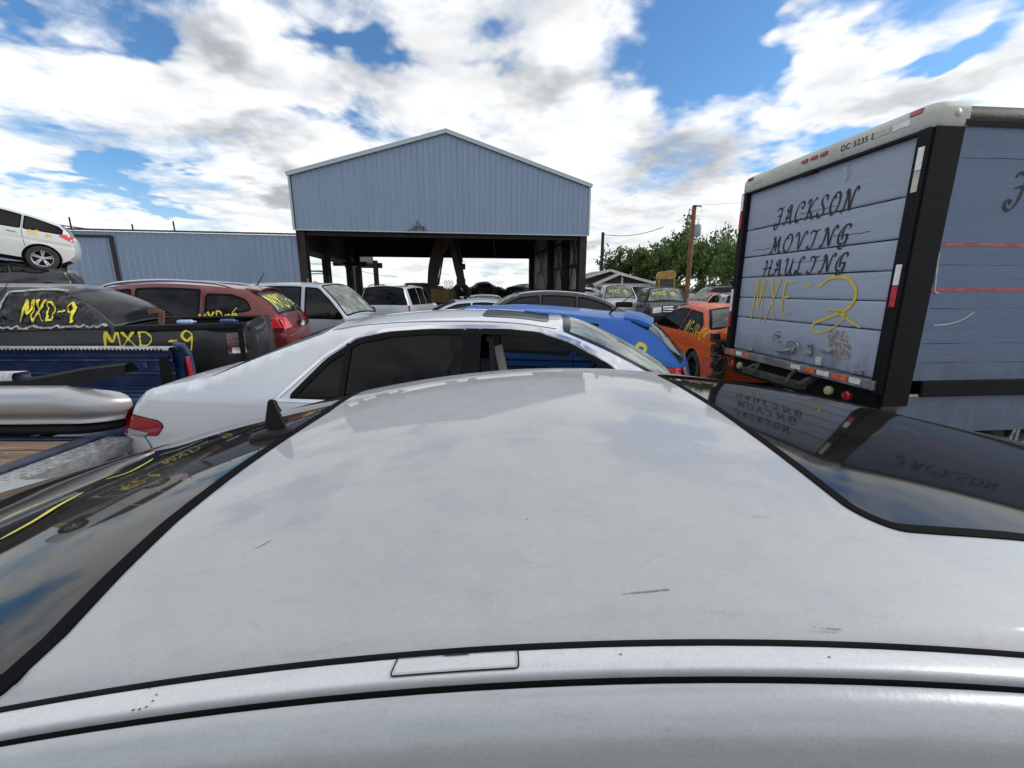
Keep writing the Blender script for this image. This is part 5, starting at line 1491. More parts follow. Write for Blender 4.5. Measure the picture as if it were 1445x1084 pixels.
# flatbed trailer with weathered planks and tread plate edge
ft = thing('flatbed_trailer', 'weathered wood-decked flatbed trailer with a tread plate edge, at the left', 'trailer', (-2.62, 0, 0), R(0))
def wood(name):
    m, t, b = mat_base(name); o = coords(t)
    n = t.noise(t.vmath('MULTIPLY', o, (1.2, 14, 14)), 2.2, 8, .7); n2 = t.noise(o, 2.3, 8, .7, .5)
    c = t.mix(t.ramp(n, .3, .7), (.09, .055, .035), (.26, .17, .115))
    c = t.mix(t.ramp(n2, .57, .63, 0, .85), c, (.52, .50, .42))
    t.put(b.inputs['Base Color'], c); b.inputs['Roughness'].default_value = .85
    bp_ = t.new('ShaderNodeBump'); bp_.inputs['Distance'].default_value = .004; t.l.new(n, bp_.inputs['Height']); t.l.new(bp_.outputs[0], b.inputs['Normal'])
    return m
WD = wood('weathered_planks')
g = MB()
for k in range(11):
    y = .95 + k * .148; g.box((-1.75, y, .675 + .004 * (k % 3)), (3.3, .139, .04))
g.build('plank_deck', WD, ft, bevel=.004)
g = MB(); g.box((-.05, 1.7, .665), (.10, 1.7, .10)); g.box((-1.75, .86, .64), (3.4, .06, .12)); g.box((-1.75, 2.62, .62), (3.4, .06, .12)); g.build('deck_frame', simple('chipped_navy', (.015, .022, .045), .5, var=.6, scale=12), ft, bevel=.006)
g = MB(); M0 = Matrix.Translation((.10, 1.75, .70)); g.box((.10, 1.7, .695), (.17, 1.75, .012)); g.box((.175, 1.7, .66), (.012, 1.75, .08))
for i in range(46):
    for j in range(4):
        a = R(45 if (i + j) % 2 else -45)
        g.box((.035 + j * .042, .86 + i * .037, .703), (.026, .006, .005), rot=Matrix.Rotation(a, 3, 'Z'))
g.build('tread_plate', simple('tread_aluminium', (.42, .43, .43), .35, .8, var=.3, scale=20), ft, smooth=False)
for y in (1.2, 2.2): wheel(ft, -1.2, y, .30, -1 if y < 2 else 1, .18)
g = MB(); g.box((-1.75, 1.7, .5), (.1, 1.6, .22)); g.box((-2.8, 1.7, .3), (.1, .1, .6)); g.box((-.6, 1.7, .3), (.1, .1, .6)); g.build('axle_frame', BLACKP, ft)
pv = thing('panel_scrap', 'pale cream sheet metal scrap beside the tread plate', 'scrap', (-2.30, 2.15, 0))
g = MB(); rows = [[(x + .02 * math.sin(y * 7), y, .60 - .5 * (x + .03) ** 1 + .02 * mnoise.noise((x * 9, y * 6, 0))) for y in [-.5 + k * .08 for k in range(11)]] for x in (-.08, -.03, .03, .12, .15)]
g.grid(rows); g.build('sheet_metal', simple('cream_metal', (.42, .42, .36), .5, var=.2), pv)

# loose bumper cover lying across the trailer
bc = thing('bumper_cover', 'loose silver bumper cover with a black underside lying on the flatbed', 'bumper', (-4.12, 2.66, .69))
prof = [(.06, .02), (-.02, .0), (-.04, .03), (-.03, .06), (-.055, .085), (-.05, .12), (-.075, .16), (-.085, .20), (-.08, .25), (-.06, .285), (-.02, .31), (.04, .325)]
def bsec(t):
    """t along the cover; the right end wraps round"""
    if t < .8: return Vector((t / .8 * 1.42 - .2, 0, 0)), 0.0
    q = (t - .8) / .2 * R(80); r_ = .22
    return Vector((1.22 + r_ * math.sin(q), r_ * (1 - math.cos(q)) * .8, 0)), q
def bump_rows(i0, i1, grow=0.0):
    rows = []
    pr = crom(prof, 3)[i0:i1]
    for k in range(41):
        t = k / 40; c_, q = bsec(t)
        z0 = .05 * max(0, t - .6) ** 1.5
        rows.append([(c_.x + math.sin(q) * (-a + grow), c_.y + math.cos(q) * (a - grow), b * (1 - .25 * max(0, (t - .8) / .2)) + z0) for a, b in pr])
    return rows
BS = paint('scuffed_silver_bumper', (.38, .39, .41), .3, .4, .4, .8, .06, (.5, .5, .42), (.5, 2, 2), 3)
g = MB(); g.grid(bump_rows(12, 34)); g.build('silver_skin', BS, bc)
g = MB(); g.grid(bump_rows(0, 13)); g.build('black_valance', BLACKP, bc)
g = MB(); rows = []
for k in range(31):
    t = k / 30; x = -.25 + 1.86 * t; z = .29 + (.14 * max(0, (t - .6) / .4) ** 1.3); e = 1 - .5 * max(0, (t - .85) / .15)
    rows.append([(x, .02, z - .03), (x, .035, z + .06 * e), (x, .06, z + .075 * e), (x, .10, z + .06 * e), (x, .13, z - .02)])
g.grid(rows); g.build('rubber_strip', BLACKP, bc)
g = MB(); rows = [[(-.25 + .40 * k / 12, -.075 + .01 * a - .02 * math.sin(math.pi * k / 12), .075 + a * .022 * math.sin(math.pi * k / 12)) for k in range(13)] for a in (-1, 0, 1)]
g.grid(rows); g.build('fog_lamp_trim', CHROME, bc)

# ------------------------------------------------------------------ cars stacked at the far left
WH2 = paint('plain_white', (.62, .64, .63), .32, .2, .05, .8, .05, (.45, .44, .40), scale=2)
TH = R(11)
st = Car('stacked_white_hatchback', 'white hatchback stacked nose-up on top of a wrecked black car', 'car', (-15.0, 12.25, 2.44), (0, -TH, R(222)),
         dict(segs=[('tail', [(-1.86, .40), (-1.96, .6), (-1.94, .85), (-1.88, 1.05)]), ('rear_window', [(-1.88, 1.05), (-1.78, 1.22), (-1.6, 1.38)]), ('roof', [(-1.6, 1.38), (-1.0, 1.50), (-.2, 1.56), (.45, 1.49)]), ('windshield', [(.45, 1.49), (.95, 1.28), (1.45, 1.04)]), ('hood', [(1.45, 1.04), (1.9, .95), (2.1, .82)]), ('nose', [(2.1, .82), (2.24, .66), (2.26, .45), (2.2, .32)])],
              hw=.90, yr=.60, sill=.28, paint=WH2, belt=[(-2, 1.10), (2, .93)], windows=[dict(x=(-1.68, -.95)), dict(x=(-.88, -.05)), dict(x=(.03, 1.4))], step=.06, seams=[[(-1.0, .6), (-.92, 1.0), (-.92, 1.45)], [(0, .3), (0, 1.45)]], handles=[(-.75, .95), (.15, .93)],
              glass=MATS['tinted_glass'], wheels=[(-1.33, .34), (1.35, .34)])).build()
st.sidepatch('tail_lamp', rounded([(-1.92, .92), (-1.62, 1.05), (-1.72, 1.12), (-1.9, 1.08)], .03), BRIGHTRED)
st.write_side('paint_marking', 'SE', 1, -1.02, .92, .14, .024, simple('orange_yellow_spray', (.80, .52, .03), .7), wid=1.0, rise=.1); st.write_side('paint_marking', 'M', 1, -1.38, .92, .12, .02, MATS['orange_yellow_spray'], wid=1.0)
g = MB(); g.tube([(-1.0 + .1 * k, 0, .33) for k in range(20)], .05, 8); g.box((-1.2, 0, .33), (.12, 1.3, .12)); g.box((.1, 0, .26), (3.2, 1.4, .1)); g.build('underbody', BLACKP, st.root)
BK2 = paint('wrecked_black', (.012, .012, .013), .35, .3, .1, .8, .08, (.08, .08, .08))
b2 = Car('wrecked_black_car', 'crumpled black car wedged under the stacked white hatchback', 'car', (-14.9, 12.25, 1.1), (0, R(2), R(218)),
         dict(segs=hatch_segs(1.32, -1.9, 2.1, -.6, .5, 1.3, .98, .95), hw=.86, yr=.60, paint=BK2, belt=[(-2, 1.0), (2, .92)], windows=[dict(x=(-1.45, -.75)), dict(x=(-.68, .02))], step=.08, rw=glass('smoky_rear_glass', .12, (1, 1, .95), .02, .25, 1.0))).build()
rn = random.Random(12)
for o_ in b2.root.children:
    if o_.type == 'MESH' and o_.name.split('.')[0] not in ('tyre', 'rim'):
        for v in o_.data.vertices:
            c_ = v.co; v.co = c_ + Vector((.05 * mnoise.noise(c_ * 3), .05 * mnoise.noise(c_ * 3 + Vector((5, 0, 0))), .07 * mnoise.noise(c_ * 2.5 + Vector((0, 9, 0)))))
rdc = Car('crushed_red_car', 'crushed red car at the bottom of the stack behind the black pickup', 'car', (-14.6, 12.4, 0), R(215),
         dict(segs=hatch_segs(1.30, -2.0, 2.1, -1.0, .5, 1.3, .95, .95), hw=.86, yr=.64, paint=paint('old_red', (.30, .02, .015), .4, .3, .1, .5, .1), belt=[(-2, .9), (2, .9)], windows=[], step=.12)).build()

# ------------------------------------------------------------------ mid-ground vehicles
SLV = paint('pale_silver', (.50, .53, .57), .3, .12, .25, .9, .05, scale=2)
def suv(name, label, loc, rot, mt, z=1.85, hw=.97, back=-2.45, front=2.5, yr=.70, step=.12, cat='SUV', group=None, **kw):
    sp = dict(segs=suv_segs(z, back, front, kw.pop('rt', -2.15), kw.pop('wt', .30), kw.pop('cowl', 1.0), zh=kw.pop('zh', 1.12), zr=kw.pop('zr', 1.15)), hw=hw, yr=yr, sill=.36, paint=mt, belt=[(-2.4, 1.14), (2.4, 1.08)], windows=[dict(x=(-2.1, -1.15)), dict(x=(-1.05, -.2)), dict(x=(-.1, 1.1))],
              step=step, seams=[[(-.15, .4), (-.15, 1.75)], [(-1.1, .6), (-1.1, 1.75)], [(.9, .4), (.95, 1.1)]], wheels=[(-1.5, .38), (1.55, .38)], handles=[(-.95, 1.02), (0, 1.0)])
    sp.update(kw)
    return Car(name, label, cat, loc, rot, sp, group).build()
tah = suv('white_suv', 'pale silver white SUV with black mirror, nose to the right beyond the maroon crossover', (-4.75, 10.9, -.14), R(-6), SLV, 1.92, step=.08, windows=[dict(x=(-2.1, -1.15)), dict(x=(-1.05, -.12)), dict(x=(.0, 1.1))], yr=.74, seats=[(.0, 1)])
tah.mirror(.72, 1.18, BLACKP, (-1, 1), 1.3)
van = suv('minivan', 'silver minivan seen from behind with a wide black rear window and black roof rails', (-4.35, 17.3, -.02), R(88), SLV, 1.80, .97, -2.5, 2.5, .74, rt=-2.30, cat='minivan', zr=1.12, rw=MATS['limo_glass'], qg=.97, step=.09)
van.rails(-2.1, .3, .05, BLACKP)
S_ = van.strip('rear_window'); g = MB(); ribbon(g, [(0, .03), (0, .62)], .03, S_, .006, (-1, 0, 0)); g.build('window_divider', BLACKP, van.root)
for sd in (-1, 1): van.sidepatch('tail_lamp', rounded([(-2.48, .85), (-2.36, .85), (-2.34, 1.12), (-2.46, 1.12)], .02), REDLENS, (sd,))
tan_ = Car('tan_sedan', 'tan gold sedan with small yellow marks on its rear glass beyond the white sedan', 'car', (-1.1, 17.3, .0), R(93),
         dict(segs=sedan_segs(1.42, zt=1.05), paint=paint('gold_tan', (.30, .27, .21), .35, .3, .3, .7, .08), belt=[(-2, .97), (2, .93)], windows=[dict(x=(-1.4, -.5)), dict(x=(-.42, 1.2))], step=.1, rw=glass('clear_car_glass', .55, (.9, 1, .93), .02, .3, dcol=(.5, .55, .5)))).build()
tan_.write_strip('paint_marking', '1.1', 'rear_window', .25, .45, .10, .03, dx=-1)
hd_ = Car('silver_coupe', 'low silver car whose hood corner peeks past the excavator', 'car', (-.9, 13.6, -.05), R(12),
         dict(segs=sedan_segs(1.38, zt=1.0), paint=SLV, belt=[(-2, .95), (2, .9)], windows=[dict(x=(-1.4, -.5)), dict(x=(-.42, 1.2))], step=.12)).build()
def front_face(c, grille=BLACKP, lampm=CLEARLENS, hw=.9, z0=.12, text=True, gw=.42):
    c.endpatch('grille', 'nose', rounded([(-gw, .08), (gw, .08), (gw, .30), (-gw, .30)], .04), grille, .010, mirror=False)
    c.endpatch('headlight', 'nose', rounded([(gw + .04, .08), (hw - .12, .10), (hw - .10, .32), (gw + .04, .30)], .04), lampm, .010)
    if text:
        S = c.strip('windshield'); g = MB(); L = c.seglen('windshield')
        write(g, 'MXE-4', -.55, L * .42, .20, .035, lambda y, m: S(y, L - m), (1, 0, 1), wid=1.1); 
        g.build('paint_marking', SPRAYG, c.root)
gm = suv('white_suv', 'white SUV facing the camera with a wide black grille and yellow writing on its windshield', (5.95, 24.3, .0), R(-96), paint('plain_white', (0, 0, 0)), 1.9, 1.0, seats=[(-.1, 1)], group=None)
front_face(gm)
fe = Car('silver_sedan', 'silver sedan with a black front wheel between the white SUV and the smashed black SUV', 'car', (8.05, 24.2, .1), R(-118),
         dict(segs=sedan_segs(1.46), paint=SLV, belt=[(-2, .97), (2, .93)], windows=[dict(x=(-1.4, -.5)), dict(x=(-.42, 1.2))], step=.12, rim=BLACKP, ta=.1)).build()
front_face(fe)
ex = suv('smashed_black_suv', 'black SUV facing the camera with a crumpled hood and chrome grille bars', (6.95, 19.9, -.05), R(-99), BLKP, 1.80, .95, rt=-2.1, seats=[(-.1, 1)])
front_face(ex, grille=BLACKP)
for k in range(3): ex.endpatch('grille_bar', 'nose', [(-.40, .11 + .07 * k), (.40, .11 + .07 * k), (.40, .145 + .07 * k), (-.40, .145 + .07 * k)], CHROME, .02, mirror=False)
for o_ in ex.root.children:
    if o_.type == 'MESH' and o_.name.split('.')[0] == 'body':
        for v in o_.data.vertices:
            if v.co.x > 1.0:
                k = (v.co.x - 1.0) / 1.5; v.co.z += k * (.20 * mnoise.noise(Vector((v.co.x * 2, v.co.y * 2.2, 3))) + .10 * abs(mnoise.noise(Vector((v.co.x * 5, v.co.y * 5, 0)))))
                v.co.y += k * .12 * mnoise.noise(Vector((v.co.x * 3, v.co.y * 3, 7)))
pk = suv('black_suv', 'black SUV side-on under the trees behind the smashed black SUV', (12.6, 27.0, 0), R(184), BLKP, 1.85)
gsv = suv('grey_suv', 'dark grey SUV with a dark roof partly behind the orange sedan roof', (8.0, 15.4, -.10), R(72), paint('mid_grey', (.16, .17, .18), .3, .2, .3, .8), 1.62, .9, yr=.66, step=.1)
pinkc = Car('faded_red_car', 'faded pinkish red car with pale glass just above the orange roof', 'car', (12.0, 26.2, .0), R(-150),
         dict(segs=sedan_segs(1.46), paint=paint('faded_red', (.42, .13, .12), .5, .3, 0, .3, .1), belt=[(-2, .97), (2, .93)], windows=[dict(x=(-1.4, -.5)), dict(x=(-.42, 1.2))], step=.12)).build()
c1 = Car('small_black_car', 'small dark car beside the white SUV facing the camera', 'car', (4.75, 27.5, .0), R(-60),
         dict(segs=hatch_segs(1.5), paint=BLKP, belt=[(-2, 1), (2, .93)], windows=[dict(x=(-1.4, -.5)), dict(x=(-.42, 1.2))], step=.14)).build()
c2 = Car('small_silver_car', 'small silver car with a red lamp at the corner of the open shed', 'car', (5.3, 31.5, .3), R(-20),
         dict(segs=hatch_segs(1.5), paint=SLV, belt=[(-2, 1), (2, .93)], windows=[dict(x=(-1.4, -.5)), dict(x=(-.42, 1.2))], step=.14)).build()

# scrap piles: flattened hulks behind the shed opening
def hulk(name, label, loc, rz, col, hgt, seed, group):
    r_ = thing(name, label, 'wrecked car', loc, rz, group)
    rn = random.Random(seed)
    m = MB(); L = 4.2; n = 22
    prof = [(-.5, .25), (-.52, .5), (-.46, .62), (-.28, .66), (-.16, .95), (.08, 1.0), (.24, .68), (.42, .6), (.5, .45), (.49, .2)]
    pr = crom(prof, 5)
    rows = []
    for k in range(11):
        y = -.85 + 1.7 * k / 10; e = 1 - .12 * abs(y / .85) ** 4
        rows.append([(a * L * e + .10 * mnoise.noise((a * 5, y * 2, seed)), y + .08 * mnoise.noise((a * 7, y, seed + 3)), b * hgt * e + .12 * mnoise.noise((a * 6, y * 3, seed + 9))) for a, b in pr])
    m.grid(rows); m.grid([rows[0], [(p[0], p[1] + .1, .15) for p in rows[0]]]); m.grid([rows[-1], [(p[0], p[1] - .1, .15) for p in rows[-1]]])
    m.build('hull', simple('hulk_%d' % (seed % 7), col, .5, var=.5, scale=4), r_)
    w_ = MB()
    for sd in (-1, 1):
        for (a0, a1) in ((-.17, -.03), (-.01, .12)):
            w_.add([(a0 * L, sd * .87, .68 * hgt), (a1 * L, sd * .87, .68 * hgt), (a1 * L * .9, sd * .84, .9 * hgt), (a0 * L * .9, sd * .84, .9 * hgt)], [(0, 1, 2, 3)])
            w_.build('window', GAP, r_, smooth=False); w_ = MB()
        for xw in (-.31, .33):
            w_.lathe([(.001, 0), (.28, 0), (.3, -.08 * sd), (.28, .06 * sd)], 'y', 14, (xw * L, sd * .88, .28)); w_.build('wheel', RUBBER, r_); w_ = MB()
    return r_
cols = [(.02, .02, .022), (.05, .055, .06), (.25, .25, .25), (.22, .03, .02), (.03, .05, .10), (.30, .24, .08), (.4, .42, .42)]
spots = [(-3.4, 40, 0, 0, 'dark flattened car at the left end of the scrap row beyond the shed'), (-.6, 42, 0, 1, 'grey flattened car low in the middle of the scrap row beyond the shed'), (-2.6, 41, 1.0, 0, 'black wreck stacked upper left on the scrap row beyond the shed'), (.6, 41, 1.05, 4, 'dark blue wreck stacked on the scrap row below the hanging cable'),
         (2.2, 44, .95, 2, 'pale grey wreck stacked on the scrap row near the right post'), (4.4, 45, 0, 3, 'red wreck on the ground at the right of the scrap row'), (-5.0, 43, .9, 0, 'black wreck stacked behind the excavator stick'), (1.4, 48, 1.1, 5, 'yellowish wreck peeking over the scrap row')]
for i, (x, y, z, ci, lab) in enumerate(spots):
    hulk('scrap_car', lab, (x, y, z), R(8 + 17 * ((i * 5) % 7 - 3)), cols[ci], 1.0 + .2 * (i % 3), i * 3 + 2, 'wrecked cars piled beyond the shed')
# loose tangled scrap on top of the pile
tg = thing('scrap_tangle', 'tangle of bent dark scrap metal beside the excavator', 'scrap', (-2.8, 34.5, 0))
g = MB(); rn = random.Random(21)
for k in range(60):
    a = Vector((rn.uniform(-2.2, 2.2), rn.uniform(-1, 1), rn.uniform(0, 1.5) * (1 - abs(0)) )); b = a + Vector((rn.uniform(-.9, .9), rn.uniform(-.5, .5), rn.uniform(-.3, .55)))
    c_ = (a + b) / 2 + Vector((0, 0, rn.uniform(.0, .3)))
    g.tube(crom([tuple(a), tuple(c_), tuple(b)], 4), rn.uniform(.02, .07), 5)
for k in range(26):
    c_ = Vector((rn.uniform(-2, 2), rn.uniform(-.8, .8), rn.uniform(.1, 1.35))); g.box(c_, (rn.uniform(.3, 1), rn.uniform(.2, .5), rn.uniform(.05, .35)), rot=Matrix.Rotation(rn.uniform(-1, 1), 3, 'Y'))
g.build('scrap_bits', simple('dark_scrap', (.035, .032, .03), .6, var=.7, scale=3), tg, smooth=False)
dmp = thing('scrap_bin', 'low rust red steel scrap bin behind the cars', 'bin', (2.0, 30.5, 0), SYAW)
g = MB()
for (c_, s_) in (((0, -1, .55), (5.4, .08, 1.1)), ((0, 1, .55), (5.4, .08, 1.1)), ((-2.7, 0, .55), (.08, 2, 1.1)), ((2.7, 0, .55), (.08, 2, 1.1)), ((0, 0, .1), (5.4, 2, .06)), ((0, -1.03, 1.1), (5.6, .12, .1))): g.box(c_, s_)
for k in range(8): g.box((-2.45 + .7 * k, -1.06, .5), (.09, .06, 1.0))
g.build('bin_body', simple('rust_red', (.10, .028, .02), .7, var=.4, scale=5), dmp, smooth=False)

# ------------------------------------------------------------------ excavator in the shed
EX = thing('excavator', 'dark excavator parked in the open shed with its boom raised into the roof', 'excavator', (-5.6, 31.5, 0), R(0))
EXB = simple('grimy_brown_steel', (.035, .020, .013), .6, var=.5, scale=3)
EXY = simple('grimy_yellow', (.16, .09, .015), .6, var=.4, scale=4)
g = MB(); 
for y in (-1.2, 1.2):
    g.prism(rounded([(-2.2, 0), (2.2, 0), (2.5, .4), (2.2, .8), (-2.2, .8), (-2.5, .4)], .2), y - .3, y + .3, 'y')
g.build('track', BLACKP, EX)
g = MB(); g.box((-.9, .2, 1.45), (2.6, 2.4, 1.0)); g.prism(rounded([(-2.2, 1.0), (-2.2, 1.9), (-1.9, 2.15), (-.5, 2.15), (-.3, 1.0)], .15), -.9, 1.3, 'y'); g.build('engine_house', simple('grimy_black', (.02, .02, .02), .6), EX, bevel=.05)
g = MB(); g.box((.55, -1.1, 1.15), (1.3, .5, 1.15)); g.build('tool_box', EXY, EX, bevel=.04)
g = MB(); g.box((1.25, -.8, 1.15), (.6, .9, 1.1)); g.build('side_panel', simple('faded_brown', (.07, .055, .025), .6), EX, bevel=.04)
for q in range(3):
    g = MB(); x = .9 + q * .22; g.tube([(x, -1.2, 1.7), (x, -1.2, 2.25), (x + .06, -1.2, 2.32), (x + .12, -1.2, 2.25), (x + .12, -1.2, 1.7)], .02, 5); g.build('hand_rail', GALV, EX)
boom = crom([(-.2, 0, 1.5), (-.05, 0, 3.0), (.35, 0, 4.4), (1.0, 0, 5.6), (1.35, 0, 6.0)], 5)
g = MB(); wds = [.34 + .10 * math.sin(math.pi * i / (len(boom) - 1)) for i in range(len(boom))]
rows = []
for i, p in enumerate(boom):
    a = Vector(boom[max(0, i - 1)]); b = Vector(boom[min(len(boom) - 1, i + 1)]); t_ = (b - a).normalized(); nn = Vector((-t_.z, 0, t_.x)) * wds[i]
    p = Vector(p); rows.append([tuple(p + nn * .9 + Vector((0, y, 0))) if s_ > 0 else tuple(p - nn * .9 + Vector((0, y, 0))) for (s_, y) in ((1, -.25), (1, .25), (-1, .25), (-1, -.25))])
g.grid(rows, closed=True); g.build('boom', EXB, EX, smooth=False)
g = MB(); stk = [(1.25, 0, 6.1), (1.55, 0, 4.6), (1.75, 0, 3.2), (1.9, 0, 2.4)]
rows = []
for (p, w_) in zip(stk, (.34, .36, .30, .26)): rows.append([(p[0] + sx * w_, y, p[2]) for (sx, y) in ((1, -.2), (1, .2), (-1, .2), (-1, -.2))])
g.grid(rows, closed=True)
g.build('stick', EXB, EX, smooth=False)
g = MB(); g.box((1.9, 0, 2.2), (.6, .5, .5)); g.box((2.05, 0, 3.3), (.35, .3, .4))
for s_ in (-1, 1): g.tube(crom([(1.9, 0, 2.1), (1.9 + s_ * .5, 0, 1.6), (1.9 + s_ * .45, 0, .9), (1.9 + s_ * .1, 0, .5)], 4), [.22] * 12 + [.06], 6)
g.build('grapple', EXB, EX)
g = MB(); g.tube([(.3, -.32, 2.0), (.75, -.32, 4.2)], .06, 8); g.tube([(1.45, -.3, 5.5), (2.0, -.3, 3.3)], .05, 8); g.tube(crom([(.9, -.3, 5.3), (1.3, -.35, 5.9), (1.85, -.3, 4.9), (2.1, -.3, 3.6)], 5), .03, 6); g.build('hydraulic_ram', BLACKP, EX)
# pipe rack inside the shed mouth
pr_ = thing('pipe_rack', 'dark pipe frame standing behind the pale SUV inside the shed', 'rack', PX(445, 410, 26).to_2d().to_3d(), SYAW)
g = MB(); g.tube([(-1.2, 0, 0), (-1.2, 0, 2.75), (.45, 0, 2.75), (.62, 0, 2.6), (.62, 0, 0)], .05, 8); g.tube([(.85, 0, 0), (.85, 0, 2.5)], .16, 8); g.tube([(-1.2, 0, 2.6), (.5, 0, 2.6)], .03, 6); g.build('pipe_frame', STEEL, pr_)
hk = thing('yellow_hook', 'small yellow hook shaped pipe end above the pale SUV roof', 'hook', PX(441, 401, 14).to_2d().to_3d())
g = MB(); g.tube([(.0, 0, 0), (.0, 0, 1.75), (.02, 0, 1.85), (.1, 0, 1.89), (.18, 0, 1.84)], .045, 8); g.tube([(-.14, 0, 0), (-.14, 0, 2.0)], .012, 5); g.build('hook_pipe', simple('dull_yellow', (.5, .32, .05), .5), hk)

# ------------------------------------------------------------------ house, poles, yellow loader
hs = thing('house', 'low pale house with shallow white gables beside the open shed', 'house', (8.6, 45, 0), R(4))
sid = simple('pale_siding', (.26, .25, .23), .7); wtr = simple('white_trim', (.62, .63, .62), .5); shg = simple('grey_shingle', (.17, .17, .165), .9, var=.3, scale=8)
g = MB(); g.box((2.6, 4, 1.15), (9.4, 8, 2.3)); g.build('wall', sid, hs, smooth=False)
for (x0, xp, x1, y0, zp, ze, nm) in ((-3.4, 1.4, 6.3, 0, 3.75, 2.35, 1), (-.6, 2.0, 6.4, -1.3, 3.35, 2.25, 2)):
    g = MB(); ln = 8
    for a, b in (((x0, ze), (xp, zp)), ((xp, zp), (x1, ze))):
        g.add([(a[0], y0 - .5, a[1]), (b[0], y0 - .5, b[1]), (b[0], y0 + ln, b[1]), (a[0], y0 + ln, a[1]), (a[0], y0 - .5, a[1] - .16), (b[0], y0 - .5, b[1] - .16), (b[0], y0 + ln, b[1] - .16), (a[0], y0 + ln, a[1] - .16)], [(0, 1, 2, 3), (7, 6, 5, 4), (3, 2, 6, 7)])
    g.build('roof', shg, hs, smooth=False)
    g = MB(); 
    for a, b in (((x0, ze), (xp, zp)), ((xp, zp), (x1, ze))): g.bar((a[0], y0 - .53, a[1] - .1), (b[0], y0 - .53, b[1] - .1), .06, .24)
    g.build('fascia', wtr, hs, smooth=False)
    g = MB(); g.add([(x0 + .6, y0 - .02, ze), (xp, y0 - .02, zp - .2), (x1 - .6, y0 - .02, ze)], [(0, 1, 2)]); g.build('gable_panel', simple('brown_gable', (.05, .04, .035), .8), hs, smooth=False)
g = MB(); hbeam(g, (-.4, -1.4, 2.15), (6.3, -1.4, 2.15), .15, .3); 
for x in (-.3, 2.4, 6.2): g.bar((x, -1.4, 0), (x, -1.4, 3.0 if x == 2.4 else 2.1), .16)
g.build('porch_frame', wtr, hs, smooth=False)
for x in (.6, 1.5, 3.6, 5.0):
    g = MB(); g.box((x, -.04, 1.45), (.75, .06, 1.1)); f_ = g.build('window', wtr, hs, smooth=False)
    g = MB(); g.box((x, -.08, 1.45), (.62, .03, .95)); g.build('pane', simple('grey_pane', (.12, .14, .16), .1), f_, smooth=False)
def pole(name, label, u, vtop, Y, ubase, mt, r=.14, extras=0):
    top = PX(u, vtop, Y); base = PX(ubase, 415, Y)
    t_ = thing(name, label, 'utility pole', (top.x, Y, 0))
    g = MB(); g.tube([(0, 0, 0), (0, 0, top.z)], [r * 1.25, r], 10); g.build('pole_shaft', mt, t_)
    return t_, top
pw1, tp1 = pole('utility_pole', 'dark bare utility pole left of the tree, behind the house', 851, 328, 50, 851, simple('tarred_wood', (.03, .028, .03), .9), .17)
BR = simple('brown_pole_wood', (.20, .085, .035), .8, var=.3, scale=3)
pw2, tp2 = pole('utility_pole', 'brown utility pole with a grey transformer in front of the tree', 980, 290, 42, 975, BR, .19)
h_ = tp2.z
g = MB(); g.lathe([(.001, 0), (.30, 0), (.33, .08), (.33, .95), (.27, 1.05), (.001, 1.08)], 'z', 18, (.45, -.1, h_ - 2.75)); g.tube([(.45, -.1, h_ - 1.7), (.45, -.1, h_ - 1.45)], .05, 6); g.build('transformer', simple('transformer_grey', (.28, .31, .34), .4), pw2)
g = MB(); g.bar((-.1, -.2, h_ - .1), (.5, -.2, h_ - .1), .1); g.tube([(-.45, -.1, h_ - .35), (-.5, -.1, h_ - .7), (-.38, -.1, h_ - .95)], .04, 6); g.tube([(-.5, -.1, h_ - .3), (-.15, -.1, h_ - .5)], .025, 5); g.build('bracket', BLACKP, pw2)
g = MB(); g.lathe([(.001, -.1), (.16, -.05), (.13, .08), (.001, .1)], 'z', 10, (.42, -.25, h_ - 3.0)); g.build('lamp', simple('pale_lamp', (.6, .6, .6), .4), pw2)
g = MB(); g.tube([(.16, -.14, .5), (.12, -.14, h_ - 1.0)], .03, 6); g.build('conduit', GALV, pw2)
def wire(label, a, b, sag, r=.018):
    a = Vector(a); b = Vector(b); g = MB()
    pts = [a.lerp(b, k / 24) - Vector((0, 0, sag * 4 * (k / 24) * (1 - k / 24))) for k in range(25)]
    g.tube(pts, r, 4); tag(g.build('overhead_wire', BLACKP), label, 'wire')
wire('thin overhead wire sagging from the dark pole to the tree', (tp1.x, 50, tp1.z - .2), (tp2.x - 1.4, 46, tp1.z + .0), .45, .03)
wire('thin overhead wire running right from the top of the brown pole', (tp2.x, 42, tp2.z), (tp2.x + 30, 30, tp2.z + 2.6), .8, .012)
for (u, vt, Y, lab) in ((496, 372, 60, 'distant dark power pole left of the minivan, seen through the shed'), (507, 372, 64, 'distant thin power pole behind the minivan, seen through the shed')):
    tt, tpp = pole('utility_pole', lab, u, vt - 22, Y, u, simple('tarred_wood', (0, 0, 0)), .2 if u == 496 else .12)
    g = MB(); g.bar((-1.3, 0, tpp.z - 1.2), (1.3, 0, tpp.z - 1.2), .12); g.build('crossarm', BLACKP, tt)
wire('wire strung between distant poles seen through the shed', PX(400, 368, 60), PX(497, 369, 60), .4, .03)
wire('lower wire crossing beyond the shed opening', PX(495, 378, 60), PX(560, 390, 75), .3, .03)
ld = thing('yellow_loader', 'yellow loader with a dark glazed cab parked below the tree', 'loader', (13.45, 38, 0), R(-8))
YEL = simple('machine_yellow', (.36, .22, .05), .6, var=.3, scale=3)
g = MB(); g.prism(rounded([(-.72, 2.55), (.62, 2.55), (.72, 2.9), (.62, 3.25), (.2, 3.3), (-.6, 3.2), (-.74, 2.9)], .06), -.6, .7, 'y'); g.build('cab_roof', YEL, ld, bevel=.03)
g = MB()
for x in (-.66, .62): 
    for y in (-.55, .6): g.bar((x, y, 1.0), (x, y, 2.6), .12)
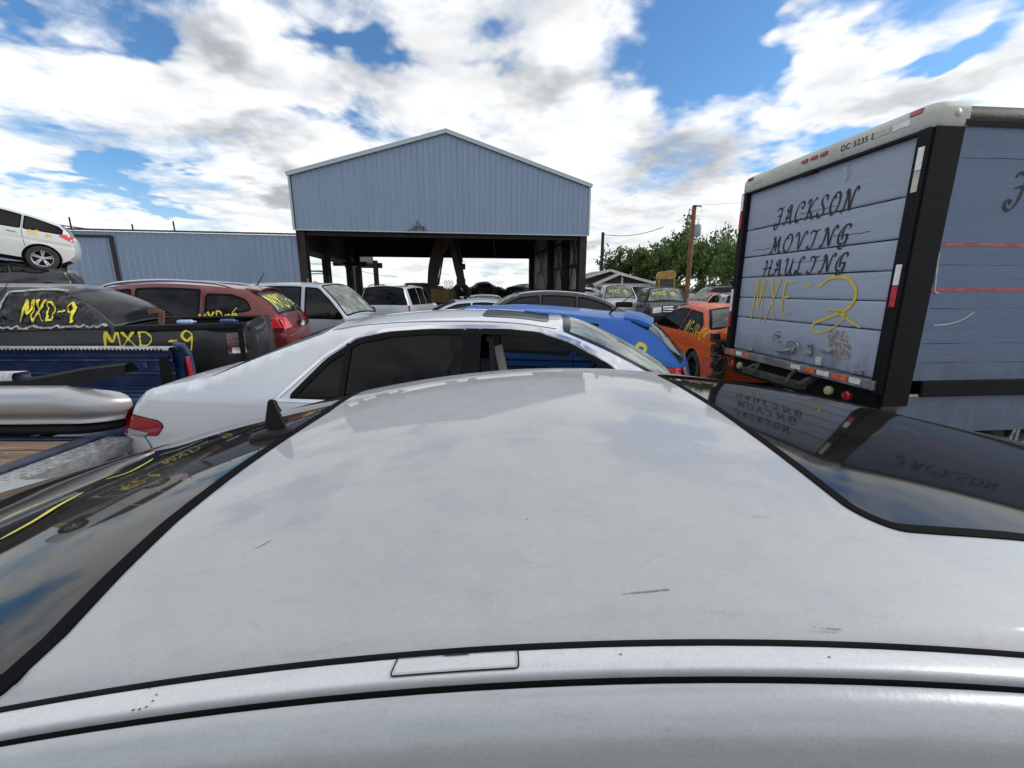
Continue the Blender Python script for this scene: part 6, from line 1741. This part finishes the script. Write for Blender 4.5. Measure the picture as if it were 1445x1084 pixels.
g.box((0, 0, .95), (1.6, 2.2, .7)); g.build('frame', YEL, ld, smooth=False)
g = MB(); g.box((-.03, 0, 2.0), (1.15, 1.05, 1.05)); g.build('cab_glass', simple('dark_cab_glass', (.02, .022, .024), .1), ld, bevel=.05)
for sx in (-1, 1):
    for y in (-.9, 1.2): wheel(ld, sx * .95, y, .5, sx, .3, YEL)
g = MB()
for y in (-.9, 1.2): g.box((0, y, .5), (1.7, .2, .2))
g.build('axle', BLACKP, ld)

# ------------------------------------------------------------------ trees
def leafmat(name, a, b_):
    m, t, b = mat_base(name); o = coords(t)
    n = t.noise(o, .9, 4, .6); n2 = t.noise(o, 7, 3, .6)
    c = t.mix(t.ramp(t.math('ADD', t.math('MULTIPLY', n, .6), t.math('MULTIPLY', n2, .4)), .35, .65), a, b_)
    t.put(b.inputs['Base Color'], c); b.inputs['Roughness'].default_value = .55
    tl = t.new('ShaderNodeBsdfTranslucent'); t.put(tl.inputs[0], c)
    mx = t.new('ShaderNodeMixShader'); mx.inputs[0].default_value = .25
    t.l.new(b.outputs[0], mx.inputs[1]); t.l.new(tl.outputs[0], mx.inputs[2]); t.l.new(mx.outputs[0], t.n['Material Output'].inputs[0])
    return m
LEAF = leafmat('elm_leaves', (.03, .07, .016), (.15, .23, .055)); LEAF2 = leafmat('light_leaves', (.06, .12, .03), (.16, .25, .07))
BARK = simple('bark', (.06, .045, .035), .9, var=.3, scale=6)
def tree(name, label, x, y, H, Rr, seed, leaf, nlimb=9, nleaf=5200, base=.25, lean=.08, group='trees beyond the yard', dens=1.0, ls=.24):
    H *= .78
    rn = random.Random(seed)
    t_ = thing(name, label, 'tree', (x, y, 0), 0, group)
    m = MB(); tips = []
    m.tube(crom([(0, 0, 0), (.1, 0, H * .2), (lean * H * .4, .1, H * .45)], 4), [.26 - .012 * i for i in range(9)], 8)
    def limb(p, d_, L, r, dep):
        pts = [p]; q = p
        dd = d_.normalized()
        for k in range(5):
            dd = (dd + Vector((rn.uniform(-.25, .25) + lean * .5, rn.uniform(-.2, .2), rn.uniform(-.03, .22)))).normalized()
            q = q + dd * L / 5; pts.append(q)
        m.tube(pts, [r * (1 - .13 * k) for k in range(6)], 5)
        if dep:
            for k in (2, 3, 4, 5):
                for j in range(2):
                    d2 = (dd + Vector((rn.uniform(-1, 1), rn.uniform(-1, 1), rn.uniform(-.2, .8)))).normalized()
                    limb(pts[k], d2, L * rn.uniform(.35, .6), r * .45, dep - 1)
        for k in range(2, 6): tips.append((pts[k], dd, L))
    for k in range(nlimb):
        a = 2 * math.pi * k / nlimb + rn.uniform(-.3, .3); h0 = H * rn.uniform(base * .6, .5)
        el = rn.uniform(.35, 1.4)
        limb(Vector((lean * h0 * .8, 0, h0)), Vector((math.cos(a) * Rr / H * 1.7, math.sin(a) * Rr / H * 1.3, el)), (H - h0) * rn.uniform(.62, .98) / (1 + .25 * (el < .7)), .085, 1)
    m.build('trunk', BARK, t_)
    c = MB(); V = []; F = []
    per = max(3, int(nleaf / len(tips)))
    for (p, dd, L) in tips:
        cr = rn.uniform(.28, .62) * (Rr / 4) ** .5
        if rn.random() < .24: continue
        for k in range(per):
            o_ = Vector((rn.gauss(0, 1), rn.gauss(0, 1), rn.gauss(0, .7))) * cr * .55 + dd * rn.uniform(-.2, .5)
            q = p + o_; s_ = ls * rn.uniform(.6, 1.35)
            ax_ = (dd + Vector((rn.uniform(-1, 1), rn.uniform(-1, 1), rn.uniform(-1, 1)))).normalized()
            bx = ax_.cross(Vector((rn.uniform(-1, 1), rn.uniform(-1, 1), rn.uniform(-.4, 1)))).normalized()
            b = len(V); V += [q, q + ax_ * s_ * .6 + bx * s_ * .38, q + ax_ * s_ * 1.3, q + ax_ * s_ * .6 - bx * s_ * .38]; F.append((b, b + 1, b + 2, b + 3))
    c.add(V, F); c.build('crown', leaf, t_, smooth=False, recalc=False)
    return t_
tree('elm_tree', 'largest dark green tree, standing right behind the brown utility pole', 19.5, 52, 9.3, 5.4, 3, LEAF, 13, 15000, .18)
tree('elm_tree', 'rounded green tree between the dark pole and the yellow loader', 15.6, 50, 7.6, 4.0, 5, LEAF, 11, 9000, .15)
tree('elm_tree', 'thin small green tree nearest the dark pole, behind the house', 12.6, 52, 7.3, 3.0, 9, LEAF, 8, 4200, .2)
tree('elm_tree', 'green tree directly right of the brown utility pole', 23.6, 54, 9.6, 4.4, 14, LEAF, 10, 8500, .2)
tree('elm_tree', 'lighter green tree touching the left edge of the box truck', 21.8, 43, 6.7, 3.0, 22, LEAF2, 9, 5200, .2)
for i, (x, y, h, lab) in enumerate(((14.0, 47, 2.6, 'low leafy bush below the loader tree'), (17.5, 48, 3.0, 'low leafy bush behind the brown pole base'), (21.0, 47, 2.7, 'low leafy bush at the foot of the right trees'), (24.5, 50, 2.9, 'low leafy bush rightmost before the truck'), (11.9, 46, 2.3, 'low leafy bush at the corner of the house'))):
    tree('bush', lab, x, y, h, 2.2, 40 + i, LEAF, 9, 3200, .05, group='bushes below the trees')
# bare dead branches right of the big tree
dt = thing('bare_tree', 'leafless grey twiggy tree behind the crowns', 'tree', (25.2, 58, 0)); g = MB(); rn = random.Random(2)
g.tube([(0, 0, 0), (0, 0, 5)], [.2, .12], 6)
for k in range(34):
    a = Vector((0, 0, rn.uniform(3, 5))); b = a + Vector((rn.uniform(-2.2, 2.2), rn.uniform(-1, 1), rn.uniform(2, 5.2))); c_ = (a + b) / 2 + Vector((rn.uniform(-.3, .3), 0, .3))
    g.tube(crom([tuple(a), tuple(c_), tuple(b)], 4), [.05 - .004 * i for i in range(9)], 4)
g.build('trunk', simple('grey_twigs', (.16, .14, .13), .9), dt)
# far line of low woods
V = []; F = []; rn = random.Random(77)
for k in range(9000):
    x = rn.uniform(-260, 260); h = 2.2 + 2.8 * abs(mnoise.noise((x * .03, 1, 0))) ; z = rn.uniform(0, h); y = 230 + rn.uniform(-6, 6); s_ = rn.uniform(.6, 1.4)
    a = Vector((rn.uniform(-1, 1), rn.uniform(-1, 1), rn.uniform(-.6, 1))) * s_; b = Vector((rn.uniform(-1, 1), rn.uniform(-.4, .4), rn.uniform(-1, 1))) * s_
    q = Vector((x, y, z)); n_ = len(V); V += [q, q + a, q + a + b, q + b]; F.append((n_, n_ + 1, n_ + 2, n_ + 3))
g = MB(); g.add(V, F); tag(g.build('far_woods', leafmat('far_leaves', (.05, .07, .05), (.09, .12, .08)), smooth=False, recalc=False), 'far low line of woods on the horizon', 'woods', kind='stuff')
